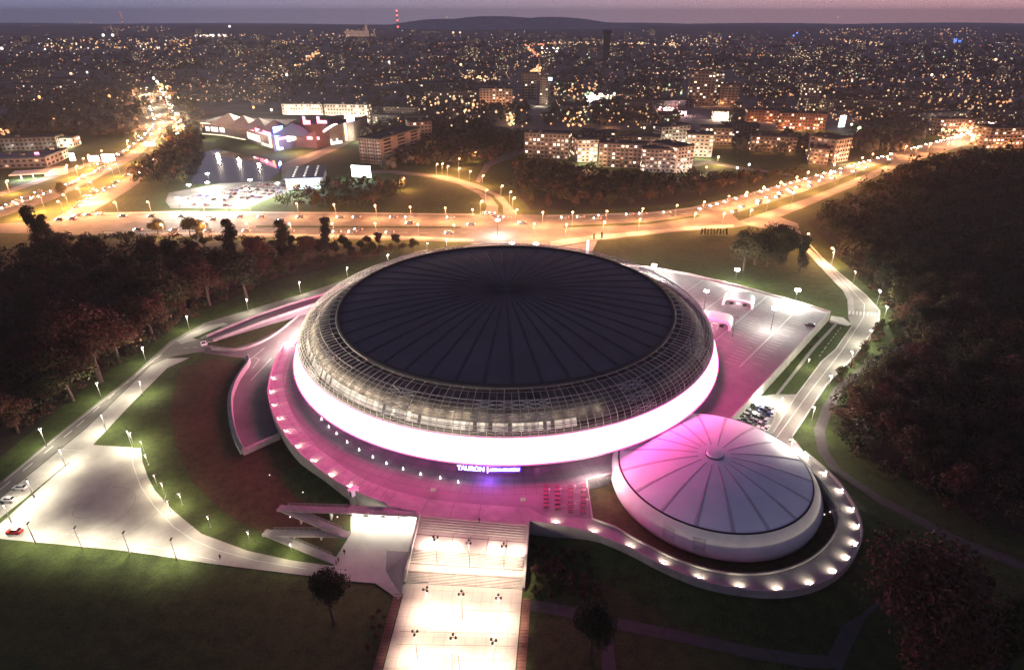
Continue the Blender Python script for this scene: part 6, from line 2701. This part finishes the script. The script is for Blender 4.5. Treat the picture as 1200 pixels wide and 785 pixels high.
mb.build('wall', CAS, e)
mb = MB()
mb.tube((11 * u, 0, 0), (11 * u, 0, 10 * u), 1.6 * u, 1.5 * u, 8)
mb.tube((11 * u, 0, 10 * u), (11 * u, 0, 13 * u), 1.7 * u, .1 * u, 8)
mb.tube((-11 * u, 0, 0), (-11 * u, 0, 8 * u), 1.5 * u, 1.2 * u, 8)
mb.build('turret', CAS, e)

# trees of the far town, countless: one mass
mb = MB()
rt = random.Random(77)


def clump(x, y, w_, h_, n_=26, m=0):
    for i in range(n_):
        a = rt.uniform(0, 6.28)
        el_ = rt.uniform(-.1, 1.45)
        d = Vector((math.cos(a) * math.cos(el_), math.sin(a) * math.cos(el_), math.sin(el_)))
        c_ = Vector((x, y, h_ * .3)) + Vector((d.x * w_ * .5, d.y * w_ * .5, d.z * h_ * .7)) * rt.uniform(.6, 1.05)
        nn = (d + Vector((rt.gauss(0, .5), rt.gauss(0, .5), rt.gauss(0, .5)))).normalized()
        u_ = nn.orthogonal().normalized()
        v_ = nn.cross(u_)
        s_ = w_ * rt.uniform(.14, .26)
        mb.face([c_ - u_ * s_, c_ - v_ * s_ * .7, c_ + u_ * s_, c_ + v_ * s_ * .7], m)


BL = [(x0 - 3, y0 - 2, x1 + 3, y1 + 2) for x0, y0, x1, y1 in ((332, 120, 432, 143), (238, 130, 420, 180), (0, 160, 110, 215), (610, 150, 840, 206), (600, 90, 645, 125), (560, 105, 604, 124), (800, 85, 870, 126), (875, 125, 1000, 160), (200, 205, 350, 245))]
WD = [(0, 108, 165, 160, 330), (0, 62, 250, 84, 240), (200, 120, 245, 160, 60), (410, 92, 620, 165, 420), (640, 95, 800, 152, 330), (860, 130, 1065, 182, 230), (850, 70, 1200, 150, 520), (100, 80, 420, 125, 260), (430, 60, 860, 95, 420), (820, 60, 1200, 90, 300), (1060, 130, 1200, 165, 90), (250, 55, 430, 80, 120), (610, 150, 690, 170, 40), (0, 45, 1200, 60, 300), (440, 150, 480, 200, 50), (490, 205, 560, 238, 0)]
for x0, y0, x1, y1, n_ in WD:
    for k in range(n_):
        x, y = rt.uniform(x0, x1), y1 - (y1 - y0) * rt.random()
        if any(a < x < c_ and b_ < y < d_ for a, b_, c_, d_ in BL):
            continue
        p = P(x, y)
        if inpoly(x, y, HW) or inpoly(x, y, HE):
            continue
        ww_ = rt.uniform(9, 15) * (1 if y > 80 else 1.7 if y > 60 else 3)
        clump(p.x, p.y, ww_, rt.uniform(8, 14) * (1 if y > 60 else 1.4), 26 if y > 80 else 16)
tag(mb.build('far_woods', mat('far_leaves', (.05, .05, .042), .9, .2, .05, (.13, .122, .105))), 'dark masses of trees between the roofs of the far town', 'trees', kind='stuff')

# ------------------------------------------------------------------ lights of the far town
COLS = {'o': (1, .44, .15), 'w': (1, .66, .36), 'W': (1.6, 1.5, 1.4), 'g': (.8, 1.1, .6), 'b': (.15, .35, 1.2), 'r': (1, .16, .12), 'y': (1, .58, .26)}
rl = random.Random(99)
lights = []     # (x, y, radius px, colour, strength)


def cluster(x0, y0, x1, y1, n_, cols, r0=.7, r1=1.3, s0=1, s1=4, slope=0):
    for k in range(n_):
        t = rl.random()
        x = x0 + (x1 - x0) * t
        y = y0 + (y1 - y0) * (rl.random() if not slope else t) + (rl.gauss(0, slope) if slope else 0)
        lights.append((x, y, rl.uniform(r0, r1), rl.choice(cols), rl.uniform(s0, s1)))


# broad scatter
cluster(0, 44, 430, 68, 150, 'ooyywW', .5, .9, .6, 2.6)
cluster(430, 36, 1200, 60, 230, 'ooyywWr', .45, .85, .6, 2.6)
cluster(150, 68, 430, 118, 90, 'ooyyw', .55, 1.1, .5, 2.5)
cluster(430, 60, 860, 95, 150, 'ooyywg', .55, 1.1, .5, 2.5)
cluster(860, 60, 1200, 100, 130, 'ooyywg', .6, 1.2, .5, 2.6)
cluster(860, 98, 1190, 140, 130, 'oooyyw', .7, 1.6, .6, 3)
cluster(640, 98, 800, 150, 85, 'oooyygw', .8, 1.7, .7, 3)
cluster(440, 108, 620, 150, 50, 'ooyyw', .8, 1.6, .6, 2.6)
cluster(0, 80, 165, 130, 45, 'ooyyw', .6, 1.1, .5, 2.2)
cluster(195, 98, 330, 120, 36, 'ooyw', .7, 1.3, .6, 2.4)
cluster(0, 40, 1200, 62, 420, 'ooyyyw', .4, .65, .6, 2)
cluster(430, 58, 1200, 100, 330, 'oooyyw', .45, .75, .6, 2)
cluster(640, 98, 1190, 142, 190, 'oooyyw', .5, .9, .6, 2)
cluster(0, 60, 430, 120, 170, 'oooyw', .45, .75, .6, 2)
for xa, ya, xb, yb in ((440, 100, 560, 84), (700, 92, 860, 78), (860, 112, 1060, 96), (900, 84, 1190, 104), (1000, 140, 1190, 118), (640, 120, 800, 104), (60, 70, 300, 76), (380, 66, 600, 70), (760, 62, 1180, 72), (480, 52, 700, 46)):
    cluster(xa, ya, xb, yb, 34, 'ooy', .6, .9, 1, 2.6, .5)
# named strings
cluster(45, 46, 230, 58, 120, 'oyywW', .6, 1.2, 1.2, 5)
cluster(120, 30, 200, 38, 46, 'oyy', .5, .9, 1, 3)
cluster(88, 26, 112, 28, 12, 'oy', .5, .9, 1, 3)
cluster(25, 27, 50, 31, 12, 'oy', .5, .8, 1, 2.5)
cluster(195, 46, 225, 64, 26, 'oyw', .6, 1.1, 1, 4)
cluster(228, 41, 265, 43, 26, 'wWW', .7, 1.2, 2, 6)
cluster(260, 40, 305, 44, 14, 'oyw', .6, 1, 1, 4)
cluster(240, 54, 290, 56, 20, 'ywW', .6, 1, 1, 4)
cluster(325, 36, 410, 52, 40, 'oyyw', .5, 1, 1, 4)
cluster(340, 82, 375, 60, 40, 'oow', .8, 1.6, 1.2, 4, 2)
cluster(400, 34, 440, 44, 34, 'oyy', .5, .9, 1, 3.5)
cluster(615, 53, 622, 60, 22, 'oyr', .7, 1.2, 1.5, 5, 1)
cluster(622, 60, 642, 74, 34, 'oyr', .8, 1.3, 1.5, 5, 1.5)
cluster(642, 72, 618, 92, 60, 'ooyyw', .8, 1.5, 1.5, 5, 2.5)
cluster(655, 50, 616, 55, 30, 'oyr', .7, 1.1, 1.5, 4, .8)
cluster(616, 55, 640, 70, 50, 'oory', .7, 1.2, 1.5, 4, .9)
cluster(640, 70, 617, 92, 80, 'ooyr', .8, 1.4, 1.5, 5, 1.2)
cluster(634, 56, 655, 63, 36, 'WWww', .8, 1.4, 3, 8)
cluster(655, 50, 800, 53, 70, 'yyww', .6, 1.2, 1.5, 5, 1)
cluster(535, 90, 590, 94, 34, 'yyw', .8, 1.6, 1.2, 4, 1.2)
cluster(470, 113, 560, 135, 40, 'yyw', .9, 1.9, 1, 4)
cluster(593, 132, 604, 150, 26, 'oyg', 1, 2, 1.2, 4)
cluster(648, 95, 700, 112, 34, 'oog', .9, 1.5, 1, 4)
cluster(660, 130, 690, 148, 26, 'ooyg', .9, 1.8, 1, 4)
cluster(685, 110, 720, 116, 26, 'WWyg', .9, 1.8, 1.5, 5)
cluster(770, 126, 790, 131, 22, 'WWr', .8, 1.6, 2, 6)
cluster(780, 42, 860, 56, 50, 'yww', .6, 1.2, 1.2, 5)
cluster(972, 46, 1036, 52, 46, 'yyw', .6, 1.1, 1.2, 4.5, 1.2)
cluster(960, 33, 1150, 41, 90, 'oyw', .45, .9, 1, 3.5)
cluster(1118, 46, 1126, 50, 9, 'b', .8, 1.6, 1.5, 4)
cluster(950, 85, 1190, 96, 50, 'oyw', .7, 1.4, 1, 4)
cluster(1080, 110, 1190, 135, 40, 'oyy', .8, 1.7, 1, 4)
cluster(1100, 142, 1165, 160, 60, 'yywW', 1, 2.1, 1.5, 6)
cluster(930, 172, 1000, 190, 6, 'oy', .9, 1.5, 1, 3)
cluster(0, 152, 12, 158, 9, 'o', 1, 2.4, 1, 3)
cluster(185, 98, 200, 116, 26, 'ooyg', .9, 1.9, 1.2, 4)
cluster(205, 140, 212, 158, 24, 'ogw', .9, 1.8, 1.2, 4)
for q in ((121, 41.5, 2.1, 'W', 9), (132, 41.5, 2.1, 'W', 9), (269, 31.5, 2.2, 'W', 6), (2, 57, 2.0, 'W', 6), (83, 86.5, 2.3, 'w', 6), (102, 85, 1.4, 'W', 5), (63, 140, 2.0, 'o', 4), (26, 113, 2.0, 'o', 4), (46, 114, 2.0, 'o', 4), (128, 113, 2.2, 'o', 4), (540, 76, 2.4, 'w', 6),
          (456, 73, 2.6, 'W', 4), (531, 38.5, 1.5, 'w', 5), (539, 38.5, 1.4, 'w', 5), (501, 111, 2.0, 'o', 4), (318, 129, 2.6, 'W', 9), (297, 126, 1.8, 'o', 5), (336, 88, 1.7, 'W', 6), (844, 50, 2.4, 'W', 8), (862, 100, 2.4, 'o', 5), (1007, 150, 2.6, 'g', 6), (998, 146, 2.4, 'g', 5),
          (180, 92, 2, 'W', 7), (184, 96, 1.8, 'W', 6), (1092, 88, 1.6, 'W', 4), (1167, 70, 1.8, 'w', 5), (930, 42, 1.2, 'b', 4), (934, 39, 1.2, 'b', 4), (980, 22, 1.4, 'w', 3), (524, 22, 1.2, 'w', 3), (470, 30, 1, 'r', 3), (878, 193, 2.6, 'W', 7), (864, 197, 2.2, 'W', 6), (842, 184, 2.8, 'y', 7), (805, 195, 2.6, 'y', 7), (694, 176, 2.6, 'y', 6), (692, 187, 2.4, 'y', 6), (768, 180, 2.2, 'y', 5), (780, 172, 2.6, 'w', 6), (828, 196, 2.2, 'y', 6), (755, 150, 1.8, 'w', 4), (958, 160, 2.2, 'o', 5), (20, 65, 1.3, 'y', 3)):
    lights.append(q)
TOWNM = {}
for cname, cc in COLS.items():
    for sname, sv in (('faint', .65), ('clear', 1.2), ('bright', 2.4)):
        TOWNM[(cname, sname)] = emat(f'town_{sname}_light_{"orange sodium warm white green blue red yellow".split()[0]}_{ord(cname)}', cc, sv)


def smat(c_, s_):
    return TOWNM[(c_, 'faint' if s_ < 1.5 else 'clear' if s_ < 3.4 else 'bright')]


LM = {}
order = sorted(lights, key=lambda q: -q[2])
lab_col = {'o': 'orange', 'y': 'yellow', 'w': 'warm white', 'W': 'white', 'g': 'greenish', 'b': 'blue', 'r': 'red'}
rest = {}
for i, (x, y, r_, c_, s_) in enumerate(order):
    hh = 9 if y > 45 else 14
    if y < 27:
        hh = 60
    yb = max(y, 29.5)
    p = P(x, yb + .0, 0)
    zc_ = p.y * CP + CAMH * SP
    rad = min(r_, 1.75) * .78 * zc_ / F
    # height at which the lamp shows at row y
    z = (yb - y) * zc_ / F + (9 if y > 30 else 8)
    p = P(x, y, z) if y > 30 else Vector((p.x, p.y, z))
    if i < 240:
        key = smat(c_, s_)
        if key.name not in LM:
            mb = MB()
            mb.ball((0, 0, 0), 1, n=8, k=6)
            mb.tube((0, 0, -1.0), (0, 0, -3.2), .12, .16, 5, 1)
            LM[key.name] = mb.build('street_lamp', [key, METAL])
            o = LM[key.name]
        else:
            o = LM[key.name].copy()
            COL.objects.link(o)
        o.location = p
        o.scale = (rad, rad, max(rad, p.z / 3.2) if p.z / 3.2 < rad * 1.5 else rad)
        tag(o, f'round {lab_col[c_]} lamp glowing among roofs and trees of the far town', 'street lamp', f'{lab_col[c_]} lamps of the far town')
        if i % 3 == 0 and y > 95:
            light('town_light', 'POINT', (p.x, p.y, 8), 16000 * s_, COLS[c_], 1)
    else:
        mb = rest.setdefault(smat(c_, s_).name, (MB(), smat(c_, s_)))[0]
        mb.ball(p, rad, n=6, k=4)
allmb = MB()
ml = []
for nm_, (mb, m_) in rest.items():
    o_ = len(allmb.v)
    allmb.v += mb.v
    allmb.f += [tuple(i + o_ for i in f) for f in mb.f]
    allmb.m += [len(ml)] * len(mb.f)
    ml.append(m_)
tag(allmb.build('town_lights', ml), 'countless pinprick lights strewn over the far town', 'lights', kind='stuff')

# ------------------------------------------------------------------ air
HAZE = True
if HAZE:
    mb = MB()
    mb.box((0, 5000, 120), (27000, 17000, 244))
    m = bpy.data.materials.new('haze_air')
    m.use_nodes = True
    nt = m.node_tree
    for n_ in list(nt.nodes):
        if n_.type != 'OUTPUT_MATERIAL':
            nt.nodes.remove(n_)
    pv = nt.nodes.new('ShaderNodeVolumePrincipled')
    pv.inputs['Color'].default_value = (.84, .88, 1, 1)
    pv.inputs['Density'].default_value = 9e-5
    pv.inputs['Anisotropy'].default_value = 0
    nt.links.new(pv.outputs[0], nt.nodes['Material Output'].inputs['Volume'])
    tag(mb.build('haze', m), kind='stuff')
